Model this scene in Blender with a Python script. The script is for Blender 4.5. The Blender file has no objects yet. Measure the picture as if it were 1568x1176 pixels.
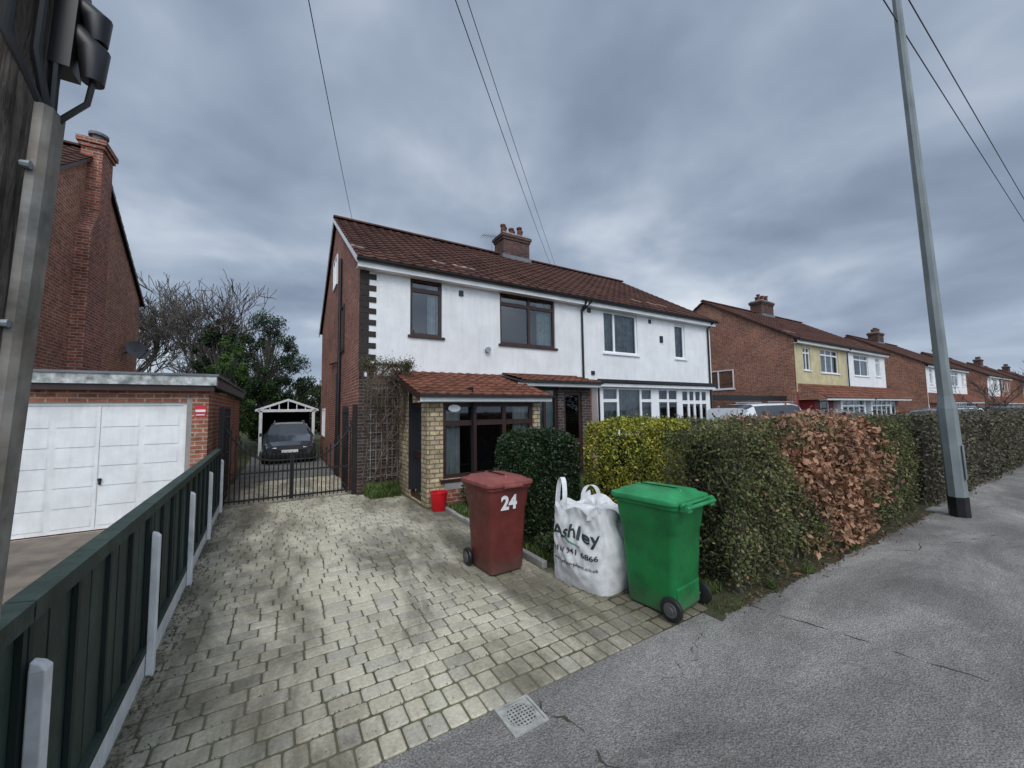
import bpy, bmesh, math, random
import numpy as np
from mathutils import Vector, Matrix, noise as mnoise
R=random.Random(7); rng=np.random.default_rng(7)
scene=bpy.context.scene
scene.view_settings.view_transform='Standard'; scene.view_settings.look='None'; scene.view_settings.exposure=0
V=Vector
# ---------------------------------------------------------------- node helpers
def mixc(nt,f,a,b,blend='MIX'):
    n=nt.nodes.new('ShaderNodeMix'); n.data_type='RGBA'; n.blend_type=blend
    for s,val in ((0,f),(6,a),(7,b)):
        if isinstance(val,bpy.types.NodeSocket): nt.links.new(val,n.inputs[s])
        elif isinstance(val,(tuple,list)): n.inputs[s].default_value=(val[0],val[1],val[2],1)
        else: n.inputs[s].default_value=val
    return n.outputs[2]
def math_(nt,op,a,b=0.0,c=None,clamp=False):
    n=nt.nodes.new('ShaderNodeMath'); n.operation=op; n.use_clamp=clamp
    for i,val in enumerate((a,b,c)):
        if val is None: continue
        if isinstance(val,bpy.types.NodeSocket): nt.links.new(val,n.inputs[i])
        else: n.inputs[i].default_value=val
    return n.outputs[0]
def noise_(nt,vec,scale,det=4,rough=.55,dist=0):
    n=nt.nodes.new('ShaderNodeTexNoise'); nt.links.new(vec,n.inputs['Vector'])
    n.inputs['Scale'].default_value=scale; n.inputs['Detail'].default_value=det
    n.inputs['Roughness'].default_value=rough; n.inputs['Distortion'].default_value=dist
    return n.outputs[0]
def ramp_(nt,fac,stops):
    n=nt.nodes.new('ShaderNodeValToRGB'); nt.links.new(fac,n.inputs[0]); e=n.color_ramp.elements
    while len(e)<len(stops): e.new(.5)
    for i,(p,c) in enumerate(stops):
        e[i].position=p; e[i].color=(c[0],c[1],c[2],1) if isinstance(c,(tuple,list)) else (c,c,c,1)
    return n.outputs[0]
def base(name,rough=.8,metal=0,spec=.4):
    m=bpy.data.materials.new(name); m.use_nodes=True; nt=m.node_tree; b=nt.nodes['Principled BSDF']
    b.inputs['Roughness'].default_value=rough; b.inputs['Metallic'].default_value=metal
    b.inputs['Specular IOR Level'].default_value=spec
    pos=nt.nodes.new('ShaderNodeNewGeometry').outputs['Position']
    return m,nt,b,pos
def bump(nt,b,h,s,dist=.01):
    n=nt.nodes.new('ShaderNodeBump'); n.inputs['Strength'].default_value=s; n.inputs['Distance'].default_value=dist
    nt.links.new(h,n.inputs['Height']); nt.links.new(n.outputs[0],b.inputs['Normal'])
def mat(name,c1,c2=None,ns=5,rough=.8,bmp=0,bs=40,metal=0,spec=.4,rnd=None,dirt=.18,ds=1.3,dist=.01,streak=0,det=5):
    m,nt,b,pos=base(name,rough,metal,spec)
    if rnd:
        at=nt.nodes.new('ShaderNodeAttribute'); at.attribute_name='rnd'
        k=len(rnd); col=ramp_(nt,at.outputs['Fac'],[(i/(k-1),c) for i,c in enumerate(rnd)])
    else:
        if c2 is None: c2=tuple(x*.8 for x in c1)
        f=ramp_(nt,noise_(nt,pos,ns),[(.35,0),(.65,1)]); col=mixc(nt,f,c1,c2)
    if dirt:
        d=ramp_(nt,noise_(nt,pos,ds,det,.65),[(.3,1-dirt*1.6),(.62,1.0)]); col=mixc(nt,1.0,col,d,'MULTIPLY')
    if streak:
        mp=nt.nodes.new('ShaderNodeMapping'); nt.links.new(pos,mp.inputs[0]); mp.inputs['Scale'].default_value=(5,5,.5)
        d=ramp_(nt,noise_(nt,mp.outputs[0],1.6,5,.7),[(.32,(1-streak,1-streak,1-streak*1.15)),(.55,1.0)]); col=mixc(nt,1.0,col,d,'MULTIPLY')
    nt.links.new(col,b.inputs['Base Color'])
    if bmp: bump(nt,b,noise_(nt,pos,bs,3),bmp,dist)
    return m
def brickmat(name,c1,c2,mortar,rough=.9,bw=.225,rh=.075,ms=.011,dirt=.35):
    m,nt,b,pos=base(name,rough,0,.2)
    sep=nt.nodes.new('ShaderNodeSeparateXYZ'); nt.links.new(pos,sep.inputs[0])
    xy=math_(nt,'ADD',sep.outputs[0],sep.outputs[1])
    cb=nt.nodes.new('ShaderNodeCombineXYZ'); nt.links.new(xy,cb.inputs[0]); nt.links.new(sep.outputs[2],cb.inputs[1])
    br=nt.nodes.new('ShaderNodeTexBrick'); nt.links.new(cb.outputs[0],br.inputs['Vector'])
    br.inputs['Scale'].default_value=1; br.inputs['Brick Width'].default_value=bw; br.inputs['Row Height'].default_value=rh
    br.inputs['Mortar Size'].default_value=ms; br.inputs['Mortar Smooth'].default_value=.2; br.inputs['Bias'].default_value=-.1
    for k,c in (('Color1',c1),('Color2',c2),('Mortar',mortar)): br.inputs[k].default_value=(*c,1)
    col=mixc(nt,1.0,br.outputs['Color'],ramp_(nt,noise_(nt,pos,.8,6,.72),[(.3,1-dirt),(.65,1.15)]),'MULTIPLY')
    col=mixc(nt,1.0,col,ramp_(nt,noise_(nt,pos,9,3,.7),[(.3,.6),(.7,1.25)]),'MULTIPLY')
    nt.links.new(col,b.inputs['Base Color']); bump(nt,b,math_(nt,'SUBTRACT',noise_(nt,pos,60,2),br.outputs['Fac']),.6,.008)
    return m
def leafmat(name,cols,rough=.55):
    return mat(name,None,rnd=cols,rough=rough,dirt=.3,ds=1.6,spec=.3,det=2)
def glassmat():
    m=bpy.data.materials.new('window_glass'); m.use_nodes=True; nt=m.node_tree; nt.nodes.remove(nt.nodes['Principled BSDF'])
    t=nt.nodes.new('ShaderNodeBsdfTransparent'); t.inputs[0].default_value=(.70,.74,.74,1)
    g=nt.nodes.new('ShaderNodeBsdfGlossy'); g.inputs['Roughness'].default_value=.015; g.inputs[0].default_value=(.85,.9,.95,1)
    f=nt.nodes.new('ShaderNodeFresnel'); f.inputs[0].default_value=1.5
    fa=math_(nt,'MULTIPLY_ADD',f.outputs[0],1.2,.03,clamp=True)
    mx=nt.nodes.new('ShaderNodeMixShader'); nt.links.new(fa,mx.inputs[0]); nt.links.new(t.outputs[0],mx.inputs[1]); nt.links.new(g.outputs[0],mx.inputs[2])
    nt.links.new(mx.outputs[0],nt.nodes['Material Output'].inputs[0]); return m
# ---------------------------------------------------------------- mesh builder
class MB:
    def __init__(s): s.v=[];s.f=[];s.m=[];s.r=[]
    def add(s,vs,fs,m=0,r=None):
        n=len(s.v); s.v+=[tuple(v) for v in vs]
        if r is None: r=R.random()
        for f in fs: s.f.append(tuple(i+n for i in f)); s.m.append(m); s.r.append(r)
    def quad(s,a,b,c,d,m=0,r=None): s.add([a,b,c,d],[(0,1,2,3)],m,r)
    def box(s,a,b,m=0,r=None):
        x0,y0,z0=a;x1,y1,z1=b
        s.add([(x0,y0,z0),(x1,y0,z0),(x1,y1,z0),(x0,y1,z0),(x0,y0,z1),(x1,y0,z1),(x1,y1,z1),(x0,y1,z1)],
              [(0,3,2,1),(4,5,6,7),(0,1,5,4),(1,2,6,5),(2,3,7,6),(3,0,4,7)],m,r)
    def obox(s,O,U,N,u0,u1,v0,v1,w0,w1,m=0,r=None):
        Z=V((0,0,1)); P=lambda u,v,w:O+U*u+Z*v+N*w
        s.add([P(u0,v0,w0),P(u1,v0,w0),P(u1,v0,w1),P(u0,v0,w1),P(u0,v1,w0),P(u1,v1,w0),P(u1,v1,w1),P(u0,v1,w1)],
              [(0,3,2,1),(4,5,6,7),(0,1,5,4),(1,2,6,5),(2,3,7,6),(3,0,4,7)],m,r)
    def tube(s,pts,rads,n=8,m=0,cap=True,r=None):
        pts=[V(p) for p in pts]; 
        if not isinstance(rads,(list,tuple)): rads=[rads]*len(pts)
        vs=[];fs=[]
        for i,p in enumerate(pts):
            d=(pts[min(i+1,len(pts)-1)]-pts[max(i-1,0)])
            if d.length<1e-9: d=V((0,0,1))
            d.normalize(); a=V((1,0,0)) if abs(d.x)<.8 else V((0,1,0))
            e1=d.cross(a).normalized(); e2=d.cross(e1)
            for k in range(n):
                t=2*math.pi*k/n; vs.append(p+e1*math.cos(t)*rads[i]+e2*math.sin(t)*rads[i])
        for i in range(len(pts)-1):
            for k in range(n):
                k2=(k+1)%n; fs.append((i*n+k,i*n+k2,(i+1)*n+k2,(i+1)*n+k))
        if cap: fs.append(tuple(range(n-1,-1,-1))); fs.append(tuple((len(pts)-1)*n+k for k in range(n)))
        s.add(vs,fs,m,r)
    def loft(s,rings,m=0,cap0=True,cap1=True,r=None):
        n=len(rings[0]); vs=[p for q in rings for p in q]; fs=[]
        for i in range(len(rings)-1):
            for k in range(n):
                k2=(k+1)%n; fs.append((i*n+k,i*n+k2,(i+1)*n+k2,(i+1)*n+k))
        if cap0: fs.append(tuple(range(n-1,-1,-1)))
        if cap1: fs.append(tuple((len(rings)-1)*n+k for k in range(n)))
        s.add(vs,fs,m,r)
    def build(s,name,mats,parent=None,local=False,smooth=False,bevel=0):
        me=bpy.data.meshes.new(name); me.from_pydata(s.v,[],s.f); 
        for m in mats: me.materials.append(m)
        me.polygons.foreach_set('material_index',s.m)
        a=me.attributes.new('rnd','FLOAT','FACE'); a.data.foreach_set('value',s.r)
        o=bpy.data.objects.new(name,me); scene.collection.objects.link(o)
        if smooth:
            me.polygons.foreach_set('use_smooth',[True]*len(me.polygons))
            try: me.set_sharp_from_angle(angle=math.radians(40))
            except Exception: pass
        if bevel:
            b=o.modifiers.new('bevel','BEVEL'); b.width=bevel; b.segments=2; b.limit_method='ANGLE'
        if parent: 
            o.parent=parent
            if not local: o.matrix_parent_inverse=Matrix.Translation(-parent.location)
        me.update(); return o
def empty(name,loc=(0,0,0),rz=0):
    e=bpy.data.objects.new(name,None); scene.collection.objects.link(e); e.location=loc; e.rotation_euler=(0,0,rz); e.empty_display_size=.2; return e
def leaf_mesh(name,C,sz,asp,mats,mi=None,parent=None,rnd=None,dirs=None):
    N=len(C); a=rng.normal(size=(N,3)) if dirs is None else dirs; a/=np.linalg.norm(a,axis=1)[:,None]
    t=rng.normal(size=(N,3)); b=np.cross(a,t); b/=np.linalg.norm(b,axis=1)[:,None]
    sz=np.asarray(sz)*np.ones(N); A=a*sz[:,None]; B=b*(sz*asp)[:,None]
    vs=np.stack([C-A,C+B,C+A,C-B],1).reshape(-1,3)
    me=bpy.data.meshes.new(name); me.vertices.add(4*N); me.vertices.foreach_set('co',vs.ravel())
    me.loops.add(4*N); me.loops.foreach_set('vertex_index',np.arange(4*N,dtype=np.int32))
    me.polygons.add(N); me.polygons.foreach_set('loop_start',np.arange(0,4*N,4,dtype=np.int32))
    try: me.polygons.foreach_set('loop_total',np.full(N,4,dtype=np.int32))
    except Exception: pass
    for m in mats: me.materials.append(m)
    if mi is not None: me.polygons.foreach_set('material_index',np.asarray(mi,dtype=np.int32))
    at=me.attributes.new('rnd','FLOAT','FACE'); at.data.foreach_set('value',(rng.random(N) if rnd is None else rnd).astype(np.float32))
    me.update(calc_edges=True); me.validate()
    o=bpy.data.objects.new(name,me); scene.collection.objects.link(o)
    if parent: o.parent=parent; o.matrix_parent_inverse=Matrix.Translation(-parent.location)
    return o
# ---------------------------------------------------------------- materials
m_render=mat('white_pebbledash',(.82,.82,.805),(.76,.76,.75),ns=3,rough=.9,bmp=1,bs=45,dirt=.07,ds=.8,spec=.2,dist=.016,streak=.07)
m_brick=brickmat('red_brick',(.37,.115,.07),(.20,.065,.045),(.36,.29,.24))
m_brick2=brickmat('orange_brick',(.40,.15,.085),(.25,.09,.058),(.40,.32,.25))
m_brickc=brickmat('sooty_brick',(.13,.06,.045),(.07,.038,.032),(.12,.10,.09))
m_brickd=brickmat('dark_brick',(.085,.06,.05),(.045,.036,.034),(.15,.135,.12))
m_quoin=mat('quoin_brick',(.045,.034,.030),(.03,.024,.022),ns=14,rough=.9,bmp=.5,bs=60)
m_stone=brickmat('cream_split_stone',(.62,.49,.30),(.40,.31,.18),(.22,.18,.13),bw=.2,rh=.09,ms=.014)
m_tile=mat('roof_tile_brown',None,rnd=[(.062,.029,.022),(.088,.040,.029),(.105,.048,.034),(.078,.036,.027),(.118,.056,.040)],rough=.85,bmp=.4,bs=60,dirt=.33,spec=.2)
m_tileo=mat('roof_tile_orange',None,rnd=[(.19,.075,.047),(.25,.097,.060),(.155,.063,.04),(.22,.088,.054)],rough=.85,bmp=.4,bs=60,dirt=.38,spec=.2,ds=3)
m_patch=mat('replacement_tile',(.30,.21,.175),rough=.8)
m_white=mat('white_paint',(.80,.80,.79),(.74,.74,.72),rough=.45,dirt=.1)
m_upvc=mat('white_upvc',(.82,.82,.82),(.8,.8,.8),rough=.3,dirt=.05)
m_brown=mat('brown_frame',(.034,.015,.012),(.045,.020,.016),rough=.45,dirt=.1)
m_black=mat('black_plastic',(.012,.012,.013),(.02,.02,.02),rough=.4,dirt=.1)
m_iron=mat('black_iron',(.010,.010,.011),(.02,.018,.016),rough=.5,dirt=.1)
m_glass=glassmat()
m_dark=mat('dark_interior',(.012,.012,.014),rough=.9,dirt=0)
m_curt=mat('curtain',(.62,.63,.60),(.50,.52,.49),ns=9,rough=.9)
m_curt2=mat('net_curtain_teal',(.48,.56,.55),(.38,.45,.44),ns=9,rough=.9)
m_yellow=mat('cream_yellow_render',(.60,.52,.31),(.54,.47,.28),rough=.9,bmp=.5,bs=50,streak=.12)
m_redp=mat('red_paint',(.24,.022,.026),rough=.5)
m_lead=mat('lead',(.16,.17,.18),rough=.6)
m_terra=mat('chimney_pot_clay',(.15,.05,.036),(.09,.036,.028),ns=6,rough=.8)
m_conc=mat('concrete',(.36,.34,.31),(.28,.27,.25),rough=.9,bmp=.3)
m_galv=mat('galvanised',(.33,.36,.38),(.25,.28,.29),ns=8,rough=.5,metal=.3)
# ---------------------------------------------------------------- architecture helpers
X_=V((1,0,0)); Y_=V((0,1,0)); Z_=V((0,0,1))
def wall(mb,O,U,N,u0,u1,v0,v1,holes,m=0,reveal=.12,mr=None):
    us=sorted({u0,u1,*[h[0] for h in holes],*[h[1] for h in holes]}); vs=sorted({v0,v1,*[h[2] for h in holes],*[h[3] for h in holes]})
    P=lambda u,v,w=0:O+U*u+Z_*v+N*w
    for i in range(len(us)-1):
        for j in range(len(vs)-1):
            cu=(us[i]+us[i+1])/2; cv=(vs[j]+vs[j+1])/2
            if any(h[0]<cu<h[1] and h[2]<cv<h[3] for h in holes): continue
            mb.quad(P(us[i],vs[j]),P(us[i+1],vs[j]),P(us[i+1],vs[j+1]),P(us[i],vs[j+1]),m)
    mr=m if mr is None else mr
    for a,b,c,d in holes:
        for (p,q) in (((a,c),(b,c)),((b,c),(b,d)),((b,d),(a,d)),((a,d),(a,c))):
            mb.quad(P(*p),P(*q),P(*q,-reveal),P(*p,-reveal),mr)
def window(mb,O,U,N,h,cols=(.5,),transom=None,fw=.055,curt='lr',w=-.05,sill=True,toplights=None,cm=3,cw=.22):
    a,b,c,d=h; W=b-a; H=d-c
    mb.obox(O,U,N,a,a+fw,c,d,w-.05,w); mb.obox(O,U,N,b-fw,b,c,d,w-.05,w)
    mb.obox(O,U,N,a+fw,b-fw,d-fw,d,w-.05,w); mb.obox(O,U,N,a+fw,b-fw,c,c+fw,w-.05,w)
    xs=[a]+[a+W*k for k in cols]+[b]
    for x in xs[1:-1]: mb.obox(O,U,N,x-fw*.6,x+fw*.6,c+fw,d-fw,w-.052,w-.002)
    if transom:
        z=c+H*transom
        for i in range(len(xs)-1):
            if toplights is None or i in toplights:
                mb.obox(O,U,N,xs[i]+fw*.6,xs[i+1]-fw*.6,z-fw*.5,z+fw*.5,w-.054,w+.004)
                mb.obox(O,U,N,xs[i]+fw*.8,xs[i+1]-fw*.8,z+fw*.5,z+fw*.9,w-.05,w+.008)
    P=lambda u,v,ww:O+U*u+Z_*v+N*ww
    mb.quad(P(a+.01,c+.01,w-.03),P(b-.01,c+.01,w-.03),P(b-.01,d-.01,w-.03),P(a+.01,d-.01,w-.03),1)
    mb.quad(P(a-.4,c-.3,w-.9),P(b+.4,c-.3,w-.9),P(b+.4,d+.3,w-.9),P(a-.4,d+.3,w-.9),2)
    def cur(x0,x1):
        n=max(6,int((x1-x0)/.03)); pts=[(x0+(x1-x0)*i/n, w-.15+.025*math.sin(i*1.4)+.01*math.sin(i*.5)) for i in range(n+1)]
        for i in range(n): mb.quad(P(pts[i][0],c-.05,pts[i][1]),P(pts[i+1][0],c-.05,pts[i+1][1]),P(pts[i+1][0],d+.02,pts[i+1][1]),P(pts[i][0],d+.02,pts[i][1]),cm)
    if curt=='lr': cur(a+.0,a+W*cw); cur(b-W*cw,b)
    elif curt=='l': cur(a,a+W*cw*1.5)
    elif curt=='r': cur(b-W*cw*1.8,b)
    elif curt=='all': cur(a,b)
    if sill: mb.obox(O,U,N,a-.06,b+.06,c-.06,c-.002,-.1,.05,0)
WM=lambda fr,cu=None:[fr,m_glass,m_dark,cu or m_curt]
def tiles(mb,O,U,S,w,l,row=.32,col=.3,amp=.022,step=.03,m=0,seg=6,patch=0,mp=1):
    n=U.cross(S).normalized()
    if n.z<0: n=-n
    rows=max(1,round(l/row)); row=l/rows; nseg=max(1,int(w/col*seg)); du=w/nseg
    for i in range(rows):
        s0=i*row-.03; s1=(i+1)*row
        lo=[];hi=[];bt=[]
        for k in range(nseg+1):
            u=k*du; ph=(u/col)%1.0; pr=amp*(max(0,math.sin(ph*math.pi*2)))
            lo.append(O+U*u+S*s0+n*(pr+step)); hi.append(O+U*u+S*s1+n*(pr)); bt.append(O+U*u+S*s0+n*(pr+step-.03))
        rr={}
        for k in range(nseg):
            t=int((k*du)/col+.001)
            if t not in rr: rr[t]=(R.random(), mp if (i==3 and R.random()<patch) else m)
            r,mm=rr[t]
            mb.add([lo[k],lo[k+1],hi[k+1],hi[k],bt[k],bt[k+1]],[(0,1,2,3),(4,5,1,0)],mm,r)
def gable_roof(root,x0,x1,y0,y1,eave,ridge,mt,seg=6,patch=0,over=.25,lip=.12,name='roof',barge=None,bd=.14):
    ym=(y0+y1)/2; sl=(ridge-eave)/(ym-y0); mb=MB()
    ya=y0-over; za=eave-over*sl+.05; S=V((0,ym-ya,ridge+.05-za)); L=S.length; S.normalize()
    tiles(mb,V((x0-lip,ya,za)),X_,S,x1-x0+2*lip,L,m=0,seg=seg,patch=patch)
    S2=V((0,-S.y,S.z)); tiles(mb,V((x0-lip,2*ym-ya,za)),X_,S2,x1-x0+2*lip,L,m=0,seg=max(2,seg//2))
    for sgn in (1,-1):
        a=ym-sgn*(ym-ya)
        mb.quad((x0-lip,a,za-.02),(x1+lip,a,za-.02),(x1+lip,ym,ridge+.02),(x0-lip,ym,ridge+.02),2)
    x=x0-lip
    while x<x1+lip-.01:
        e=min(x+.44,x1+lip); z=ridge+.06
        ring=lambda xx:[(xx,ym+.14*math.cos(t),z+.10*math.sin(t)) for t in [math.pi*k/6 for k in range(7)]]
        mb.loft([ring(x+.005),ring(e)],0,True,True); x=e
    mb.build(name,[mt,m_patch,m_dark],root)
    tr=MB()
    for xx in (x0-lip,x1+lip-.03):
        for sgn in (1,-1):
            a=V((xx,ym-sgn*(ym-ya),za)); b=V((xx,ym,ridge+.05)); d=V((0,0,-bd)); o=V((.03,0,0))
            tr.add([a,b,b+d,a+d,a+o,b+o,b+d+o,a+d+o],[(0,1,2,3),(7,6,5,4),(0,4,5,1),(2,6,7,3),(1,5,6,2),(0,3,7,4)],2)
    tr.box((x0-lip+.03,ya+.03,za-.22),(x1+lip-.03,ya+.055,za-.02),0)
    tr.box((x0-lip+.03,ya+.055,za-.22),(x1+lip-.03,y0-.002,za-.2),0)
    g=[]
    for t in [math.pi*k/6 for k in range(7)]: g.append((math.cos(t)*.06,-math.sin(t)*.07))
    ring=lambda xx:[(xx,ya-.035+p[0],za-.03+p[1]) for p in g]
    tr.loft([ring(x0-lip),ring(x1+lip)],1)
    tr.build('roof_trim',[m_white,m_black,barge or m_white],root)
def gable_walls(root,x0,x1,y0,y1,eave,ridge,mb_,name='side_walls'):
    mb=MB(); ym=(y0+y1)/2
    for x in (x0,x1):
        mb.quad((x,y0,0),(x,y1,0),(x,y1,eave),(x,y0,eave)); mb.add([(x,y0,eave),(x,y1,eave),(x,ym,ridge-.02)],[(0,1,2)])
    mb.quad((x0,y1,0),(x1,y1,0),(x1,y1,eave),(x0,y1,eave))
    mb.build(name,[mb_],root)
def chimney(root,x,y,z0,z1,w=.95,d=.7,pots=4,mt=None,name='chimney_stack'):
    mb=MB(); mt=mt or m_brickc
    mb.box((x-w/2,y-d/2,z0),(x+w/2,y+d/2,z1-.3),0); mb.box((x-w/2-.04,y-d/2-.04,z1-.3),(x+w/2+.04,y+d/2+.04,z1-.2),0)
    mb.box((x-w/2-.08,y-d/2-.08,z1-.2),(x+w/2+.08,y+d/2+.08,z1-.08),0); mb.box((x-w/2-.02,y-d/2-.02,z1-.08),(x+w/2+.02,y+d/2+.02,z1),2)
    for i in range(pots):
        px=x-w/2+.14+(w-.28)*i/max(1,pots-1); py=y+(.12 if i%2 else -.12); h=.32+.14*R.random()
        mb.tube([(px,py,z1-.02),(px,py,z1+.05),(px,py,z1+h-.08),(px,py,z1+h-.07),(px,py,z1+h),(px,py,z1+h)],[.12,.11,.09,.12,.12,.07],12,1)
    mb.box((x-w/2-.06,y-d/2-.06,z0+.2),(x+w/2+.06,y+d/2+.06,z0+.42),3)
    mb.build(name,[mt,m_terra,m_conc,m_lead],root)
# ================================================================ GROUND
def asphalt():
    m,nt,b,pos=base('pavement_asphalt',.9,0,.22)
    mp=nt.nodes.new('ShaderNodeMapping'); nt.links.new(pos,mp.inputs[0]); mp.inputs['Scale'].default_value=(.6,1.3,1)
    n1=ramp_(nt,noise_(nt,mp.outputs[0],.9,7,.66,.5),[(.32,(.135,.127,.117)),(.47,(.205,.193,.178)),(.56,(.26,.246,.227)),(.68,(.36,.34,.312))])
    n2=ramp_(nt,noise_(nt,pos,95,2,.6),[(.35,.62),(.5,.97),(.66,1.32)])
    c=mixc(nt,1.0,n1,n2,'MULTIPLY')
    vs=nt.nodes.new('ShaderNodeTexVoronoi'); vs.inputs['Scale'].default_value=80; nt.links.new(pos,vs.inputs['Vector'])
    st=ramp_(nt,vs.outputs['Distance'],[(.12,1),(.22,0)]); c=mixc(nt,math_(nt,'MULTIPLY',st,.35),c,(.40,.38,.34))
    sp=ramp_(nt,noise_(nt,pos,7,4,.75),[(.62,0),(.70,1)]); c=mixc(nt,math_(nt,'MULTIPLY',sp,.35),c,(.42,.40,.36))
    dk=ramp_(nt,noise_(nt,pos,2.7,6,.75),[(.33,1),(.43,0)]); c=mixc(nt,math_(nt,'MULTIPLY',dk,.4),c,(.09,.088,.076))
    nt.links.new(c,b.inputs['Base Color']); bump(nt,b,math_(nt,'SUBTRACT',noise_(nt,pos,120,2),vs.outputs['Distance']),.8,.009); return m
m_asph=asphalt()
m_road=mat('road_asphalt',(.10,.10,.10),(.13,.13,.13),rough=.9,bmp=.4,bs=120)
m_grass=mat('garden_grass',(.05,.075,.02),(.09,.095,.035),ns=3,rough=.95,bmp=.8,bs=60,dist=.04)
m_soil=mat('soil',(.085,.065,.04),(.055,.065,.025),ns=7,rough=.98,bmp=1,bs=45,dist=.03)
def sheet(name,x0,x1,y0,y1,z,m):
    mb=MB(); mb.quad((x0,y0,z),(x1,y0,z),(x1,y1,z),(x0,y1,z)); return mb.build(name,[m])
sheet('ground',-500,700,-500,700,-.15,m_grass)
sheet('road',-300,400,-9,-1.02,-.12,m_road)
sheet('plot_ground',-80,200,2.18,90,-.016,m_grass)
mbk=MB(); x=-30
while x<120: mbk.box((x,-1.02,-.13),(x+.905,-.9,.0),0); x+=.915
mbk.build('kerb',[m_conc],bevel=.012)
pv=MB(); pv.quad((-80,-.9,-.004),(200,-.9,-.004),(200,2.18,-.004),(-80,2.18,-.004)); pv.build('pavement',[m_asph])
mb=MB()
def seam(a,b,w,wob=.05):
    a=V(a);b=V(b); n=60; prev=None
    side=V((-(b-a).y,(b-a).x,0)).normalized()
    for i in range(n+1):
        t=i/n; p=a.lerp(b,t)+side*(mnoise.noise(V((t*7,a.x,a.y)))*wob+mnoise.noise(V((t*30,a.x,a.y)))*wob*.3); ww=w*max(0,.35+mnoise.noise(V((t*14,a.x+3,1)))*1.6)
        cur=(p-side*ww,p+side*ww)
        if prev: mb.quad(prev[0],cur[0],cur[1],prev[1])
        prev=cur
seam((3.72,2.1,-.0005),(4.1,.1,-.0005),.007); seam((1.42,2.17,-.0005),(1.62,1.0,-.0005),.009,.08); seam((3.0,2.0,-.0005),(2.2,1.75,-.0005),.004,.12); seam((6.4,1.85,-.0005),(8.6,1.2,-.0005),.006,.12)
mb.build('pavement_cracks',[mat('crack_moss_dirt',(.045,.048,.03),(.08,.078,.055),ns=15,rough=1)])
sheet('garden_soil_bed',2.72,20,2.18,7.1,-.003,m_soil)
sheet('neighbour_driveway',-9,-.98,2.18,8.7,-.002,mat('concrete_paving',(.25,.205,.155),(.16,.135,.11),ns=2.5,rough=.9,bmp=.5,bs=50,dirt=.3))
sheet('rear_yard',-1.0,1.45,12.6,20,-.001,mat('yard_concrete',(.20,.195,.18),(.14,.14,.13),ns=1.5,rough=.9))
mb=MB(); pts=[]
n=120
for i in range(n+1):
    x=3.25+6.3*i/n; pts.append((x,2.17-.13-.09*mnoise.noise(V((x*1.7,0,0)))-.06*mnoise.noise(V((x*6,2,0)))-.03*mnoise.noise(V((x*19,2,0)))))
for i in range(n): mb.quad((pts[i][0],pts[i][1],.001),(pts[i+1][0],pts[i+1][1],.001),(pts[i+1][0],2.6,.001),(pts[i][0],2.6,.001))
mb.build('hedge_verge',[m_soil])
# --- block paving
def pavemat():
    m,nt,b,pos=base('tegula_block',.9,0,.2)
    at=nt.nodes.new('ShaderNodeAttribute'); at.attribute_name='rnd'
    c=ramp_(nt,at.outputs['Fac'],[(0,(.37,.34,.27)),(.4,(.46,.425,.34)),(.7,(.415,.39,.32)),(.9,(.33,.31,.265)),(1,(.50,.465,.38))])
    mp=nt.nodes.new('ShaderNodeMapping'); nt.links.new(pos,mp.inputs[0]); mp.inputs['Scale'].default_value=(1.1,.42,1); mp.inputs['Location'].default_value=(.35,.2,0)
    sep=nt.nodes.new('ShaderNodeSeparateXYZ'); nt.links.new(pos,sep.inputs[0])
    dx=math_(nt,'ABSOLUTE',math_(nt,'SUBTRACT',sep.outputs[0],.75)); edge=math_(nt,'MULTIPLY_ADD',dx,-.13,.64)
    n=math_(nt,'MULTIPLY_ADD',noise_(nt,mp.outputs[0],1.5,6,.68,.45),1.05,math_(nt,'SUBTRACT',edge,.525))
    d=ramp_(nt,n,[(.34,(.36,.35,.315)),(.46,(.60,.59,.545)),(.55,(.90,.89,.84)),(.63,(1.15,1.14,1.08)),(.76,(1.36,1.35,1.28))]); c=mixc(nt,1.0,c,d,'MULTIPLY')
    c=mixc(nt,1.0,c,ramp_(nt,noise_(nt,pos,38,4,.75),[(.3,.74),(.7,1.16)]),'MULTIPLY')
    ms=ramp_(nt,noise_(nt,pos,3.3,5,.75),[(.62,0),(.74,1)]); c=mixc(nt,math_(nt,'MULTIPLY',ms,.22),c,(.16,.165,.10))
    nt.links.new(c,b.inputs['Base Color']); bump(nt,b,noise_(nt,pos,70,3),.5,.006); return m
m_block=pavemat()
m_joint=mat('paving_joint',(.19,.17,.12),(.11,.12,.055),ns=1.8,rough=1,bmp=.6,bs=90,dirt=.35)
dr=empty('block_paved_driveway',(1,5,0))
mb=MB(); mb.quad((-1.0,2.17,-.010),(3.42,2.17,-.010),(3.42,3.72,-.010),(-1.0,3.72,-.010)); mb.quad((-1.0,3.72,-.010),(2.62,3.72,-.010),(2.62,12.6,-.010),(-1.0,12.6,-.010))
mb.build('joint_bed',[m_joint],dr)
bl=MB()
def block(x0,x1,y0,y1):
    g=.004; h=R.uniform(-.003,.003); j=lambda:R.uniform(-.004,.004)
    xa,xb,ya,yb=x0+g+abs(j()),x1-g-abs(j()),y0+g+abs(j()),y1-g-abs(j()); e=.008
    def octo(xa,xb,ya,yb,c,z): return [(xa+c,ya,z),(xb-c,ya,z),(xb,ya+c,z),(xb,yb-c,z),(xb-c,yb,z),(xa+c,yb,z),(xa,yb-c,z),(xa,ya+c,z)]
    lo=octo(xa,xb,ya,yb,.010,-.02); mi=octo(xa,xb,ya,yb,.010,h-.005); hi=octo(xa+e,xb-e,ya+e,yb-e,.012,h+.001)
    bl.loft([lo,mi,hi],0,False,True)
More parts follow.
